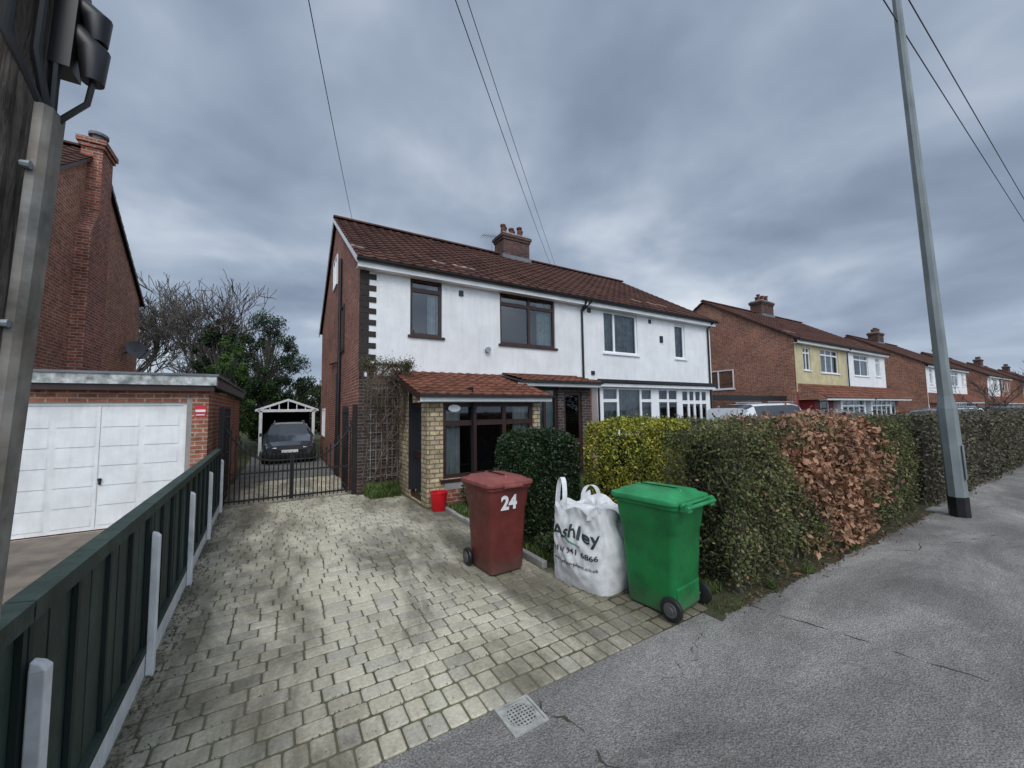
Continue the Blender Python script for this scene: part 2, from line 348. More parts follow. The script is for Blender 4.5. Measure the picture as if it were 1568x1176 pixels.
for row,(y0,dy) in enumerate(((2.185,.17),(2.36,.17))):
    x=-1.0+row*.05
    while x<3.3: bl_w=.125+R.uniform(-.006,.006); block(x,x+bl_w,y0,y0+dy); x+=bl_w
y=2.535; RH=.135
while y<12.5:
    xe=3.4 if y<3.6 else (2.6 if y<6.9 else (2.35 if y<9.1 else 1.48)); x=-1.0-R.random()*.15
    while x<xe-.05:
        w=R.choice((.13,.165,.2,.2,.235)); 
        if xe-(x+w)<.1: w=xe-x
        block(x,x+w,y,y+RH); x+=w
    y+=RH
bl.build('paving_blocks',[m_block],dr)
mb=MB(); y=3.75
while y<7.0:
    mb.box((2.63,y,-.05),(2.70,y+.44,.05+R.uniform(-.01,.01))); y+=.45
mb.build('edging_stones',[m_conc],dr,bevel=.01)
mc=empty('manhole_cover',(1.27,2.06,0)); mc.rotation_euler[2]=.02
mb=MB(); s=.118; f=.016
for a,b in (((-s,-s,-.02),(s,-s+f,.005)),((-s,s-f,-.02),(s,s,.005)),((-s,-s+f,-.02),(-s+f,s-f,.005)),((s-f,-s+f,-.02),(s,s-f,.005))): mb.box(a,b)
mb.box((-s+f+.003,-s+f+.003,-.02),(s-f-.003,s-f-.003,.0))
cir=lambda r,z:[(r*math.cos(t),r*math.sin(t),z) for t in [2*math.pi*k/32 for k in range(32)]]
mb.loft([cir(.094,0),cir(.094,.004),cir(.086,.004),cir(.086,.001)],0,False,False); mb.loft([cir(.0855,.0012),cir(.001,.0012)],1,False,True)
for i in range(7):
    q=-.069+.023*i; L=math.sqrt(max(0,.084**2-q*q)); mb.box((q-.0045,-L,.0013),(q+.0045,L,.0045),0); mb.box((-L,q-.0045,.0013),(L,q+.0045,.0043),0)
mb.build('cover_plate',[mat('cast_cover',(.44,.44,.40),(.30,.30,.27),ns=20,rough=.7),mat('cover_recess',(.07,.065,.055),rough=.9)],mc,local=True)
# ================================================================ MAIN HOUSE
H=empty('semi_detached_house',(8.2,13.9,0))
hx0,hx1,hy0,hy1=1.5,15.0,9.2,18.6; EV=5.42; RG=8.35
gable_roof(H,hx0,hx1,hy0,hy1,EV,RG,m_tile,seg=8,patch=.13)
gable_walls(H,hx0,hx1,hy0,hy1,EV,RG,m_brick)
O=V((0,hy0,0)); N=V((0,-1,0))
up=[(2.66,3.48,3.68,5.1),(5.17,7.08,3.66,5.12),(9.08,10.7,3.68,5.08),(12.75,13.35,3.7,5.0)]
mb=MB(); wall(mb,O,X_,N,hx0,hx1,2.72,EV+.02,up,0); mb.obox(O,X_,N,1.9,hx1,2.66,2.74,-.002,.03,0)
mb.build('upper_render_wall',[m_render],H)
mb=MB(); wall(mb,O,X_,N,hx0,hx1,0,2.72,[],0); mb.build('lower_brick_wall',[m_brickd],H)
mb=MB()
z=2.74;i=0
while z<5.15:
    mb.box((hx0-.012,hy0-.022,z),(hx0+(.36 if i%2==0 else .2),hy0-.001,z+.128),0); z+=.135; i+=1
for k in range(4): mb.box((hx0+.0+k*.11,hy0-.026,2.62),(hx0+.085+k*.11,hy0-.001,2.73),k%2)
mb.build('brick_quoins',[m_quoin,m_white],H,bevel=.006)
mb=MB()
window(mb,O,X_,N,up[0],cols=(),transom=.80,curt='r',fw=.07)
window(mb,O,X_,N,up[1],cols=(.52,),transom=.78,curt='r',fw=.07,cw=.16)
mb.build('brown_upper_windows',WM(m_brown,m_curt2),H)
mb=MB()
window(mb,O,X_,N,up[2],cols=(.32,),curt='all',fw=.065); window(mb,O,X_,N,up[3],cols=(),curt='all',fw=.065)
m_vert=mat('vertical_blind',(.34,.37,.37),(.18,.20,.20),ns=6,rough=.8)
mb.build('white_upper_windows',WM(m_upvc,m_vert),H)
mb=MB()
for (x,z,w,h) in ((4.0,4.9,.12,.14),(8.45,5.0,.14,.14),(11.35,4.95,.12,.14),(11.95,4.35,.16,.24),(8.55,2.98,.14,.12)):
    mb.box((x-w/2,hy0-.03,z-h/2),(x+w/2,hy0,z+h/2),0)
mb.tube([(4.75,hy0,3.45),(4.75,hy0-.1,3.45)],[.06,.08],12,1)
mb.tube([(8.12,hy0-.32,5.25),(8.12,hy0-.2,5.1),(8.12,hy0-.05,4.95),(8.12,hy0-.05,0)],.035,8,0)
mb.tube([(8.35,hy0-.32,5.25),(8.2,hy0-.12,5.02),(8.12,hy0-.05,4.9)],.03,8,0)
mb.tube([(14.8,hy0-.32,5.25),(14.8,hy0-.05,5.0),(14.8,hy0-.05,0)],.035,8,0)
for yy in (12.2,12.5): mb.tube([(hx0-.06,yy,6.4 if yy<12.3 else 3.0),(hx0-.06,yy,0)],.045,8,0)
mb.tube([(hx0-.06,12.2,3.3),(hx0-.06,14.6,3.5)],.035,8,0)
mb.build('vents_and_pipes',[m_black,m_galv],H,smooth=True)
mb=MB(); Os=V((hx0,0,0)); Ns=V((-1,0,0))
mb2=MB()
window(mb,Os,Y_,Ns,(13.4,14.4,6.0,7.0),cols=(.5,),w=.04,sill=False,curt=None)
window(mb,Os,Y_,Ns,(16.6,17.5,.9,2.0),cols=(.5,),w=.04,sill=False,curt=None)
mb.build('gable_window',WM(m_upvc),H)
window(mb2,Os,Y_,Ns,(11.6,12.1,3.6,4.9),cols=(),w=.04,sill=True,curt=None); mb2.build('landing_window',WM(m_brown),H)
chimney(H,8.45,13.9,7.9,9.3,w=1.3,d=.75,pots=6)
mb=MB()
ax,ay=7.45,13.9; mb.tube([(ax,ay,8.3),(ax,ay,9.2)],.018,6); mb.tube([(ax-.45,ay,9.1),(ax+.45,ay+.1,9.25)],.014,6)
for i in range(8): 
    t=-.4+i*.11; mb.tube([(ax+t,ay-.18,9.17+t*.16),(ax+t,ay+.28,9.17+t*.16)],.008,4)
mb.build('tv_aerial',[m_galv],H)
mb=MB(); O2=V((0,7.15,0)); fh=(2.72,4.84,.5,1.97)
wall(mb,O2,X_,N,2.4,5.02,0,2.12,[fh],0,reveal=.1)
mb.build('extension_front_wall',[m_stone],H)
mb=MB()
Oe=V((2.4,0,0)); dh=(7.5,8.35,.02,2.0)
wall(mb,Oe,Y_,Ns,7.15,9.2,0,2.12,[dh],0); mb.add([(2.4,7.15,2.12),(2.4,9.2,2.12),(2.4,9.2,2.75)],[(0,1,2)])
mb.quad((5.02,7.15,0),(5.02,9.2,0),(5.02,9.2,2.7),(5.02,7.15,2.1)); mb.build('extension_side_walls',[m_stone],H)
mb=MB(); mb.obox(O2,X_,N,2.74,4.82,.3,.5,0,.03,0); mb.obox(O2,X_,N,2.72,4.84,0,.3,-.0,.02,1); mb.build('window_sill_wall',[m_conc,m_brick],H)
mb=MB(); window(mb,O2,X_,N,fh,cols=(.33,.66),transom=.72,fw=.075,curt='lr',cw=.2)
window(mb,Oe,Y_,Ns,dh,cols=(),transom=.45,fw=.1,curt='all',sill=False)
mb.build('extension_window_and_door',WM(m_brown),H)
mb=MB(); S=V((0,2.25,.66)); L=S.length; S.normalize(); tiles(mb,V((2.2,6.95,2.13)),X_,S,3.0,L,row=.26,col=.24,m=0,seg=6)
S=V((0,1.25,.28)); L=S.length; S.normalize(); tiles(mb,V((5.2,7.95,2.56)),X_,S,2.45,L,row=.26,col=.24,m=0,seg=6)
mb.quad((2.2,6.97,2.1),(5.2,6.97,2.1),(5.2,9.19,2.74),(2.2,9.19,2.74),1); mb.quad((5.0,7.97,2.53),(7.65,7.97,2.53),(7.65,9.19,2.79),(5.0,9.19,2.79),1)
mb.build('extension_roof',[m_tileo,m_dark],H)
mb=MB(); mb.box((2.2,6.93,2.0),(5.2,6.96,2.13),0); mb.box((2.22,6.96,1.99),(5.18,7.149,2.01),0); mb.box((4.95,7.93,2.42),(7.68,7.96,2.56),0); mb.box((4.97,7.96,2.41),(7.66,8.19,2.43),0)
a=V((2.19,6.95,2.13)); b=V((2.19,9.2,2.79)); d=V((0,0,-.12)); o=V((.03,0,0))
mb.add([a,b,b+d,a+d,a+o,b+o,b+d+o,a+d+o],[(0,1,2,3),(7,6,5,4),(0,4,5,1),(2,6,7,3),(1,5,6,2),(0,3,7,4)],1)
mb.box((2.19,6.86,2.08),(5.22,6.93,2.13),2); mb.box((4.93,7.86,2.5),(7.7,7.93,2.56),2)
mb.tube([(7.62,7.98,2.5),(7.62,7.98,0)],.03,8,2)
mb.build('extension_fascia',[m_white,m_brown,m_black],H)
mb=MB(); O3=V((0,8.2,0)); ph=(5.35,6.35,.9,2.4)
wall(mb,O3,X_,N,5.02,7.5,0,2.56,[ph,(6.55,7.2,.05,2.3)],0); mb.quad((7.5,8.2,0),(7.5,9.2,0),(7.5,9.2,2.7),(7.5,8.2,2.56),0); mb.build('porch_walls',[m_brickd],H)
mb=MB(); window(mb,O3,X_,N,ph,cols=(.6,),fw=.07,curt='all'); window(mb,O3,X_,N,(6.55,7.2,.05,2.3),cols=(),transom=.4,fw=.09,curt=None,sill=False); mb.build('porch_window_and_door',WM(m_brown,m_curt2),H)
mb=MB(); mb.loft([[(2.95+.13*math.cos(t),y,2.0-.13+.07*math.sin(t)) for t in [math.pi*2*k/20 for k in range(20)]] for y in (7.15,7.125)]); mb.build('house_plaque',[m_white],H)
mb=MB(); O4=V((0,8.7,0)); bh=(8.42,10.75,.95,2.5); bp=(11.0,12.1,.95,2.5); bd=(12.25,13.85,.05,2.5)
wall(mb,O4,X_,N,8.25,14.0,0,2.58,[bh,bp,bd],0,reveal=.06); mb.quad((8.25,8.7,0),(8.25,9.2,0),(8.25,9.2,2.6),(8.25,8.7,2.6)); mb.quad((14.0,8.7,0),(14.0,9.2,0),(14.0,9.2,2.6),(14.0,8.7,2.6))
mb.build('bay_walls',[m_upvc],H)
mb=MB(); mb.box((8.1,8.5,2.6),(14.15,9.19,2.70),0); mb.box((8.08,8.46,2.62),(14.17,8.5,2.72),0); mb.box((8.15,8.52,2.5),(14.1,8.699,2.598),1); mb.build('bay_flat_roof',[m_black,m_white],H)
mb=MB(); mb.box((7.98,8.95,0),(8.24,9.19,2.6),0); mb.box((8.26,8.68,0),(10.8,8.699,.9),0); mb.build('brick_pier',[m_brick],H)
mb=MB(); window(mb,O4,X_,N,bh,cols=(.3,.75),transom=.72,curt='all',w=.0,fw=.07,toplights=(0,2)); window(mb,O4,X_,N,bp,cols=(.5,),transom=.72,curt='l',w=.0,fw=.07)
window(mb,O4,X_,N,bd,cols=(.28,.5,.74),transom=.80,curt=None,w=.0,sill=False,fw=.09); mb.build('bay_windows_and_porch_door',WM(m_upvc,m_vert),H)
mb=MB()
for i in range(6): mb.box((1.75+i*.12,9.14,.3),(1.765+i*.12,9.155,2.4))
for i in range(11): mb.box((1.72,9.155,.35+i*.2),(2.4,9.165,.365+i*.2))
mb.build('trellis',[mat('old_trellis_wood',(.20,.17,.14),(.36,.35,.32),ns=6,rough=.9)],H)
# ================================================================ OTHER HOUSES IN THE ROW
def semi(x0,left,right,dz=0,roof=m_tile):
    Hh=empty('semi_detached_house',(x0+6.3,13.9,dz)); x1=x0+12.6; mid=(x0+x1)/2; e=5.4; r=8.35
    gable_roof(Hh,x0,x1,9.2,18.6,e,r,roof,seg=4,patch=.08,barge=m_brown,bd=.08); gable_walls(Hh,x0,x1,9.2,18.6,e,r,m_brick2)
    O=V((0,9.2,0)); 
    for side,(a,b,m) in enumerate(((x0,mid,left),(mid,x1,right))):
        hs=[(a+.9,a+1.7,3.75,4.95),(a+2.9,a+5.2,3.7,5.0)] if side==0 else [(a+1.1,a+3.4,3.7,5.0),(b-1.7,b-.9,3.75,4.95)]
        mb=MB(); wall(mb,O,X_,N,a,b,2.6,e+.02,hs,0); mb.build('upper_wall',[m],Hh)
        mb=MB(); wall(mb,O,X_,N,a,b,0,2.6,[],0); mb.build('lower_wall',[m_redp if side==0 and m is m_yellow else m],Hh)
        mb=MB(); window(mb,O,X_,N,hs[0],cols=(.5,),transom=.75,curt='lr'); window(mb,O,X_,N,hs[1],cols=(.33,.66),transom=.75,curt='all'); 
        by0=8.35; Ob=V((0,by0,0)); ba,bb=(a+2.6,a+5.9) if side==0 else (a+.4,a+3.7)
        bw=(ba+.15,bb-.15,1.0,2.2); window(mb,Ob,X_,N,bw,cols=(.25,.5,.75),transom=.72,curt='lr',w=0)
        dw=(a+.9,a+1.8,.05,2.1) if side==0 else (b-1.9,b-1.0,.05,2.1); window(mb,V((0,8.6,0)),X_,N,dw,cols=(),transom=.6,curt=None,w=0,sill=False)
        mb.build('windows',WM(m_upvc),Hh)
        mb=MB(); wall(mb,Ob,X_,N,ba,bb,0,2.3,[bw],0); 
        for xx in (ba,bb): mb.quad((xx,by0,0),(xx,9.2,0),(xx,9.2,2.4),(xx,by0,2.3))
        pa,pb=(a+.3,a+2.4) if side==0 else (b-2.4,b-.3)
        wall(mb,V((0,8.6,0)),X_,N,pa,pb,0,2.3,[dw],1)
        for xx in (pa,pb): mb.quad((xx,8.6,0),(xx,9.2,0),(xx,9.2,2.4),(xx,8.6,2.3),1)
        mb.build('bay_walls',[m_upvc,m_redp if m is m_yellow else m_brick],Hh)
        mb=MB(); S=V((0,1.2,.75)); L=S.length; S.normalize(); tiles(mb,V((a+.1,8.0,2.28)),X_,S,b-a-.2,L,row=.26,col=.3,m=0,seg=4); mb.box((a+.1,8.02,2.16),(b-.1,8.05,2.27),1); mb.box((a+.1,8.05,2.16),(b-.1,8.34,2.18),1)
        mb.add([(a+.1,8.0,2.28),(a+.1,9.2,3.03),(a+.1,9.2,2.2),(a+.1,8.0,2.2)],[(0,1,2,3)],2)
        mb.build('porch_roof',[m_tileo,m_white,m_brick2],Hh)
    mb=MB(); mb.tube([(mid,8.9,5.2),(mid,9.13,5.0),(mid,9.13,0)],.035,8); mb.build('downpipe',[m_black],Hh)
    chimney(Hh,mid+.6,13.9,7.9,9.3,w=1.6,d=.75,pots=6)
    if dz:
        for o in scene.objects:
            if o.parent is Hh: o.matrix_parent_inverse=Matrix.Translation((-Hh.location.x,-Hh.location.y,0))
    return Hh
eb=semi(22.2,m_yellow,m_render,-.05)
semi(43.8,m_render,m_render,-.25)
semi(65.5,m_render,m_brick2,-.35)
semi(87,m_brick2,m_render,-.45)
semi(109,m_render,m_render,-.5)
cp=empty('side_carport',(18.5,12,0)); mb=MB()
mb.box((15.6,9.6,2.25),(21.9,16,2.32),0)
for i in range(22): mb.box((15.6+i*.29,9.58,2.32),(15.63+i*.29,16,2.36),1)
for xx in (15.7,21.8): mb.box((xx-.05,9.65,0),(xx+.05,9.75,2.25),1)
mb.box((15.6,9.55,2.12),(21.9,9.6,2.36),1); mb.build('carport_roof',[m_dark,m_black],cp)
mb=MB(); window(mb,V((22.2,0,0)),Y_,V((-1,0,0)),(12.3,14.1,2.9,4.0),cols=(.5,),w=.04,curt='all'); mb.build('side_window',WM(m_upvc),eb)
# ================================================================ LEFT NEIGHBOUR HOUSE
NH=empty('brick_house',(-9,14.3,0)); nx0,nx1,ny0,ny1=-15,-4.4,10.2,18.4
gable_roof(NH,nx0,nx1,ny0,ny1,5.9,8.9,m_tile,seg=5,lip=.1,barge=m_brown,bd=.1); gable_walls(NH,nx0,nx1,ny0,ny1,5.9,8.9,m_brick2)
mb=MB(); mb.quad((nx0,ny0,0),(nx1,ny0,0),(nx1,ny0,5.9),(nx0,ny0,5.9)); mb.build('front_wall',[m_brick2],NH)
mb=MB(); mb.box((-4.4,13.25,0),(-4.12,14.4,6.4),0); mb.add([(-4.4,13.25,6.4),(-4.12,13.25,6.4),(-4.12,14.4,6.4),(-4.4,14.4,6.4),(-4.4,13.65,7.0),(-4.12,13.65,7.0),(-4.12,14.35,7.0),(-4.4,14.35,7.0)],[(0,1,5,4),(1,2,6,5),(2,3,7,6),(3,0,4,7)],0)
mb.box((-4.52,13.65,7.0),(-4.12,14.35,8.72),0); mb.box((-4.56,13.6,8.72),(-4.08,14.4,8.82),0); mb.box((-4.6,13.56,8.82),(-4.04,14.44,8.95),0)
mb.tube([(-4.32,14.0,8.9),(-4.32,14.0,9.2),(-4.32,14.0,9.21),(-4.32,14.0,9.28)],[.13,.13,.2,.2],12,2); mb.build('chimney_breast',[m_brick,m_conc,m_lead],NH)
mb=MB()
c=V((-4.05,17.0,3.95)); d=V((.75,-.6,.25)).normalized(); e1=d.cross(Z_).normalized(); e2=d.cross(e1)
rings=[]
for r_,h in ((.02,-.08),(.15,-.07),(.28,-.03),(.36,0.0),(.36,.01),(.28,-.02),(.02,-.06)): rings.append([c+e1*math.cos(t)*r_+e2*math.sin(t)*r_*.85+d*h for t in [2*math.pi*k/24 for k in range(24)]])
mb.loft(rings); mb.tube([c+e2*.3,c+d*.4+e2*.1],.012,6); mb.tube([c+d*.4+e2*.1,c+d*.3+e2*.1],.03,8); mb.tube([c-d*.05,V((-4.4,17.1,3.85))],.025,6)
mb.build('satellite_dish',[mat('dish_grey',(.10,.10,.11),rough=.5)],NH,smooth=True)
# ================================================================ GARAGE
G=empty('garage',(-3,11.5,0)); gx0,gx1,gy0,gy1=-6.6,-1.1,8.7,14.8
mb=MB(); OG=V((0,gy0,0)); gh=(-3.58,-1.4,0,2.03)
wall(mb,OG,X_,N,gx0,gx1,0,2.24,[gh],0,reveal=.1); mb.quad((gx1,gy0,0),(gx1,gy1,0),(gx1,gy1,2.24),(gx1,gy0,2.24)); mb.quad((gx0,gy0,0),(gx0,gy1,0),(gx0,gy1,2.24),(gx0,gy0,2.24)); mb.quad((gx0,gy1,0),(gx1,gy1,0),(gx1,gy1,2.24),(gx0,gy1,2.24))
mb.build('garage_walls',[m_brick2],G)
mb=MB(); mb.box((gx0-.15,gy0-.18,2.32),(gx1+.12,gy0-.02,2.48),0); mb.box((gx0-.15,gy0-.14,2.22),(gx1+.08,gy0-.001,2.318),1)
mb.box((gx0-.18,gy0-.2,2.482),(gx1+.15,gy1+.1,2.52),2); mb.box((gx1-.02,gy0-.02,2.30),(gx1+.10,gy1+.05,2.48),3)
mb.build('garage_roof',[mat('fascia_weathered',(.66,.67,.64),(.22,.25,.23),ns=7,rough=.8,dirt=.4,ds=9),m_brown,m_lead,m_brown],G)
mb=MB()
m_door=mat('garage_door_white',(.80,.80,.78),(.76,.76,.74),rough=.4,dirt=.12,ds=2,streak=.1)
a,b,c,d=gh; yd=gy0+.06
mb.box((a,yd,c+.02),(b,yd+.03,d),0)
for t in (a,b-.05): mb.box((t,yd-.02,0),(t+.05,yd-.001,d),0)
mb.box((a+.05,yd-.02,d-.05),(b-.05,yd-.001,d),0)
mb.box(((a+b)/2-.012,yd-.012,.05),((a+b)/2+.012,yd-.001,d-.06),0)
for i in range(4):
    xa=a+.07+(b-a-.14)*i/4+.03; xb=a+.07+(b-a-.14)*(i+1)/4-.03
    for k in range(6):
        za=.08+k*.31; zb=za+.285
        mb.add([(xa,yd-.001,za),(xb,yd-.001,za),(xb,yd-.001,zb),(xa,yd-.001,zb),(xa+.02,yd-.008,za+.008),(xb-.02,yd-.008,za+.008),(xb-.02,yd-.0015,zb-.015),(xa+.02,yd-.0015,zb-.015)],[(4,5,6,7),(0,1,5,4),(1,2,6,5),(2,3,7,6),(3,0,4,7)],0)
mb.box(((a+b)/2+.03,yd-.03,.72),((a+b)/2+.06,yd-.012,.82),1); mb.tube([((a+b)/2+.045,yd-.045,.80),((a+b)/2+.045,yd-.01,.80)],.022,10,1)
mb.box((b+.0,yd-.0601,0),(b+.07,yd-.05,2.1),2)
mb.build('garage_door',[m_door,m_black,m_conc],G)
mb=MB(); mb.box((-1.29,gy0-.012,1.78),(-1.13,gy0-.002,1.97),0); mb.box((-1.28,gy0-.014,1.86),(-1.14,gy0-.012,1.90),1); mb.box((-1.27,gy0-.014,1.80),(-1.15,gy0-.012,1.815),1); mb.build('warning_notice',[mat('notice_red',(.6,.04,.05),rough=.5),m_white],G)
# ================================================================ FENCE
F=empty('green_panel_fence',(-.85,5.5,0))
fx=lambda y:-.75-.0315*(y-2.0)
m_fg=mat('fence_green',(.032,.055,.044),(.046,.072,.057),ns=9,rough=.65,bmp=.4,bs=50,dirt=.3,streak=.35)
m_fb=mat('fence_dark',(.016,.028,.023),rough=.7)
ys=[.35,2.03,3.75,5.45,7.2,9.05]
pn=MB(); wt=MB(); PH=1.15
for i,yy in enumerate(ys):
    x=fx(yy); xa,xb=x+.045,x+.088; wt.box((xa,yy-.028,-.02),(xb,yy+.028,.94),0)
    wt.add([(xa,yy-.028,.94),(xb,yy-.028,.94),(xb,yy+.028,.94),(xa,yy+.028,.94),(xa,yy-.02,.975),(xb-.015,yy-.02,.962),(xb-.015,yy+.02,.962),(xa,yy+.02,.975)],[(4,5,6,7),(0,1,5,4),(1,2,6,5),(2,3,7,6),(3,0,4,7)])
for i in range(len(ys)-1):
    ya,yb=ys[i]+.005,ys[i+1]-.005
    wt.add([(fx(ya)-.02,ya,-.02),(fx(ya)+.04,ya,-.02),(fx(yb)+.04,yb,-.02),(fx(yb)-.02,yb,-.02),(fx(ya)-.02,ya,.15),(fx(ya)+.04,ya,.15),(fx(yb)+.04,yb,.15),(fx(yb)-.02,yb,.15)],[(4,5,6,7),(0,1,5,4),(1,2,6,5),(2,3,7,6),(3,0,4,7)])
    n=8
    for k in range(n):
        y0=ya+(yb-ya)*k/n; y1=ya+(yb-ya)*(k+1)/n-.001; x=fx(y0)+R.uniform(-.002,.002)
        pn.add([(x-.012,y0,.155),(x+.016,y0,.155),(x+.006,y1,.155),(x-.012,y1,.155),(x-.012,y0,PH),(x+.016,y0,PH),(x+.006,y1,PH),(x-.012,y1,PH)],[(4,5,6,7),(0,1,5,4),(1,2,6,5),(2,3,7,6),(3,0,4,7)],0)
    for k in range(5):
        y0=ya+(yb-ya-.035)*k/4+R.uniform(-.004,.004)*(0<k<4); x=fx(y0); pn.box((x+.016,y0,.155),(x+.034,y0+.028,PH),1)
    for zz in (.155,PH-.05):
        pn.add([(fx(ya)+.039,ya,zz),(fx(ya)+.044,ya,zz),(fx(yb)+.044,yb,zz),(fx(yb)+.039,yb,zz),(fx(ya)+.016,ya,zz+.05),(fx(ya)+.044,ya,zz+.05),(fx(yb)+.044,yb,zz+.05),(fx(yb)+.016,yb,zz+.05)],[(4,5,6,7),(1,2,6,5)],0)
    pn.add([(fx(ya)-.03,ya,PH),(fx(ya)+.045,ya,PH),(fx(yb)+.045,yb,PH),(fx(yb)-.03,yb,PH),(fx(ya)-.03,ya,PH+.03),(fx(ya)+.045,ya,PH+.02),(fx(yb)+.045,yb,PH+.02),(fx(yb)-.03,yb,PH+.03)],[(4,5,6,7),(0,1,5,4),(1,2,6,5),(2,3,7,6),(3,0,4,7),(3,2,1,0)],0)
pn.build('fence_panels',[m_fg,m_fb],F)
wt.build('white_posts_and_gravel_boards',[mat('fence_white',(.86,.86,.85),(.76,.76,.73),ns=10,rough=.6,dirt=.18,ds=4)],F,bevel=.005)
# ================================================================ GATE
GT=empty('wrought_iron_gate',(.25,9.3,0)); mb=MB()
gxa,gxb,gy=-.95,1.42,9.32
mb.box((gxa-.06,gy-.04,0),(gxa+.02,gy+.04,1.95)); mb.box((gxb-.02,gy-.04,0),(gxb+.07,gy+.04,2.0))
mid=(gxa+gxb)/2
def gtop(x): t=abs(x-mid)/(gxb-mid); return .86+.75*max(0,(t-.25)/.75)**2.2
n=28
for i in range(n+1):
    x=gxa+.06+(gxb-gxa-.12)*i/n; h=gtop(x); mb.tube([(x,gy,.06),(x,gy,h+.06),(x,gy,h+.10),(x,gy,h+.17)],[.012,.012,.02,.002],6)
for z in (.1,.62): mb.box((gxa+.03,gy-.014,z),(mid-.012,gy+.014,z+.035)); mb.box((mid+.012,gy-.014,z),(gxb-.03,gy+.014,z+.035))
pts=[(gxa+.03+(gxb-gxa-.06)*i/40,gy-.0,gtop(gxa+.03+(gxb-gxa-.06)*i/40)) for i in range(41)]
mb.tube(pts,.017,6)
for x in (mid-.025,mid+.025): mb.box((x-.014,gy-.015,.05),(x+.014,gy+.015,.95))
for i in range(9): 
    yy=gy+.1+i*.11; mb.tube([(gxb-.1,yy,.05),(gxb-.1,yy,1.9),(gxb-.1,yy,2.02)],[.011,.011,.001],6)
for z in (.15,1.0,1.8): mb.box((gxb-.112,gy,z),(gxb-.088,gy+1.05,z+.03))
for i in range(11):
    yy=gy+.1+i*.11; mb.tube([(gxa,yy,.05),(gxa,yy,1.85),(gxa,yy,1.97)],[.011,.011,.001],6)
for z in (.15,1.0,1.75): mb.box((gxa-.012,gy,z),(gxa+.012,gy+1.25,z+.03))
mb.build('gate_leaves',[m_iron],GT)
# ================================================================ LAMP POST
LP=empty('street_lamp',(9.49,1.75,0)); LP.rotation_euler=(math.radians(-.6),math.radians(-3.2),0)
mb=MB(); mb.tube([(0,0,-.1),(0,0,.32)],[.125,.125],8,1); mb.tube([(0,0,.32),(0,0,1.75),(0,0,1.95),(0,0,5),(0,0,9.8)],[.122,.118,.090,.075,.052],8,0)
mb.box((-.05,-.126,.6),(.05,-.118,1.15),0)
mb.tube([(0,0,9.8),(0,-.15,10.05),(0,-.5,10.2),(0,-1.1,10.25)],[.055,.045,.04,.035],8,0)
mb.loft([[(x*s,y,10.25+z) for x,z in ((-.12,-.04),(.12,-.04),(.1,.05),(-.1,.05))] for y,s in ((-1.0,.7),(-1.2,1),(-1.6,1),(-1.75,.5))],0)
mb.build('lamp_column',[mat('column_grey_green',(.27,.30,.30),(.20,.23,.23),ns=6,rough=.5,dirt=.3,ds=3,spec=.5,streak=.2),m_black],LP,local=True)
# ================================================================ UTILITY POLE (leans to the right)
px0,py0=-.648,1.292
UP=empty('utility_pole',(px0,py0,0))
rtv=V((.857,-.515,0)); lean=lambda p:V(p)+rtv*(.062*(V(p).z-1.95))
class LB(MB):
    def add(s,vs,fs,m=0,r=None): MB.add(s,[lean(v) for v in vs],fs,m,r)
def woodmat():
    m,nt,b,pos=base('weathered_pole_wood',.85,0,.2)
    mp=nt.nodes.new('ShaderNodeMapping'); nt.links.new(pos,mp.inputs[0]); mp.inputs['Scale'].default_value=(34,34,1.6)
    n=noise_(nt,mp.outputs[0],1.6,7,.75,.8); c=ramp_(nt,n,[(.32,(.022,.018,.015)),(.44,(.085,.070,.058)),(.55,(.17,.145,.122)),(.72,(.30,.265,.23))])
    c=mixc(nt,1.0,c,ramp_(nt,noise_(nt,pos,5,4,.7),[(.3,.55),(.65,1.15)]),'MULTIPLY')
    nt.links.new(c,b.inputs['Base Color']); bump(nt,b,n,1,.03); return m
m_wood=woodmat()
mb=LB(); mb.tube([(px0,py0,-.1),(px0,py0,2),(px0,py0,5),(px0,py0,8.6)],[.150,.145,.132,.11],48,0)
mb.build('pole_shaft',[m_wood],UP,smooth=True)
m_cap=mat('cable_capping',(.38,.37,.34),(.25,.205,.155),ns=5,rough=.6,metal=.15,dirt=.4,ds=7,streak=.4)
ca=math.radians(-3); cd=V((math.cos(ca),math.sin(ca),0)); ct=V((-cd.y,cd.x,0)); pc=V((px0,py0,0))
prof=[(-.038,0),(-.035,.018),(-.024,.029),(.024,.029),(.035,.018),(.038,0)]
mb=LB(); mb.loft([[pc+cd*(.139-.006*(z/3)+w)+ct*u+Z_*z for u,w in prof] for z in (0,1.4,2.5)],0)
for z in (.6,1.2,1.62,2.0,2.35):
    for s in (-1,1): c=pc+cd*(.140-.006*z/3)+ct*.044*s+Z_*z; mb.tube([c-cd*.02,c+cd*.014],[.006,.009],8,1)
mb.build('cable_capping',[m_cap,m_galv],UP)
mb=LB()
for k in range(3):
    ang=math.radians(-44+k*18); dd=V((math.cos(ang),math.sin(ang),0)); mb.tube([pc+cd*.15+Z_*2.46,pc+dd*.152+Z_*2.6,pc+dd*.146+Z_*4,pc+dd*.140+Z_*5.7],.009,8,0)
sd_=V((math.cos(math.radians(0)),math.sin(math.radians(0)),0)); hc=pc+sd_*.145+Z_*2.66
mb.loft([[hc+sd_*w+V((-sd_.y,sd_.x,0))*u+Z_*z for u,w in ((-.03,-.02),(.03,-.02),(.03,.03),(-.03,.03))] for z in (-.05,.02,.14,.17)],0)
mb.tube([hc+sd_*.02+Z_*.06,hc+sd_*.055+Z_*.02,hc+sd_*.06-Z_*.055],[.022,.03,.020],14,0)
mb.tube([hc+sd_*.02+Z_*.13,hc+sd_*.055+Z_*.10,hc+sd_*.06+Z_*.045],[.02,.028,.018],14,0)
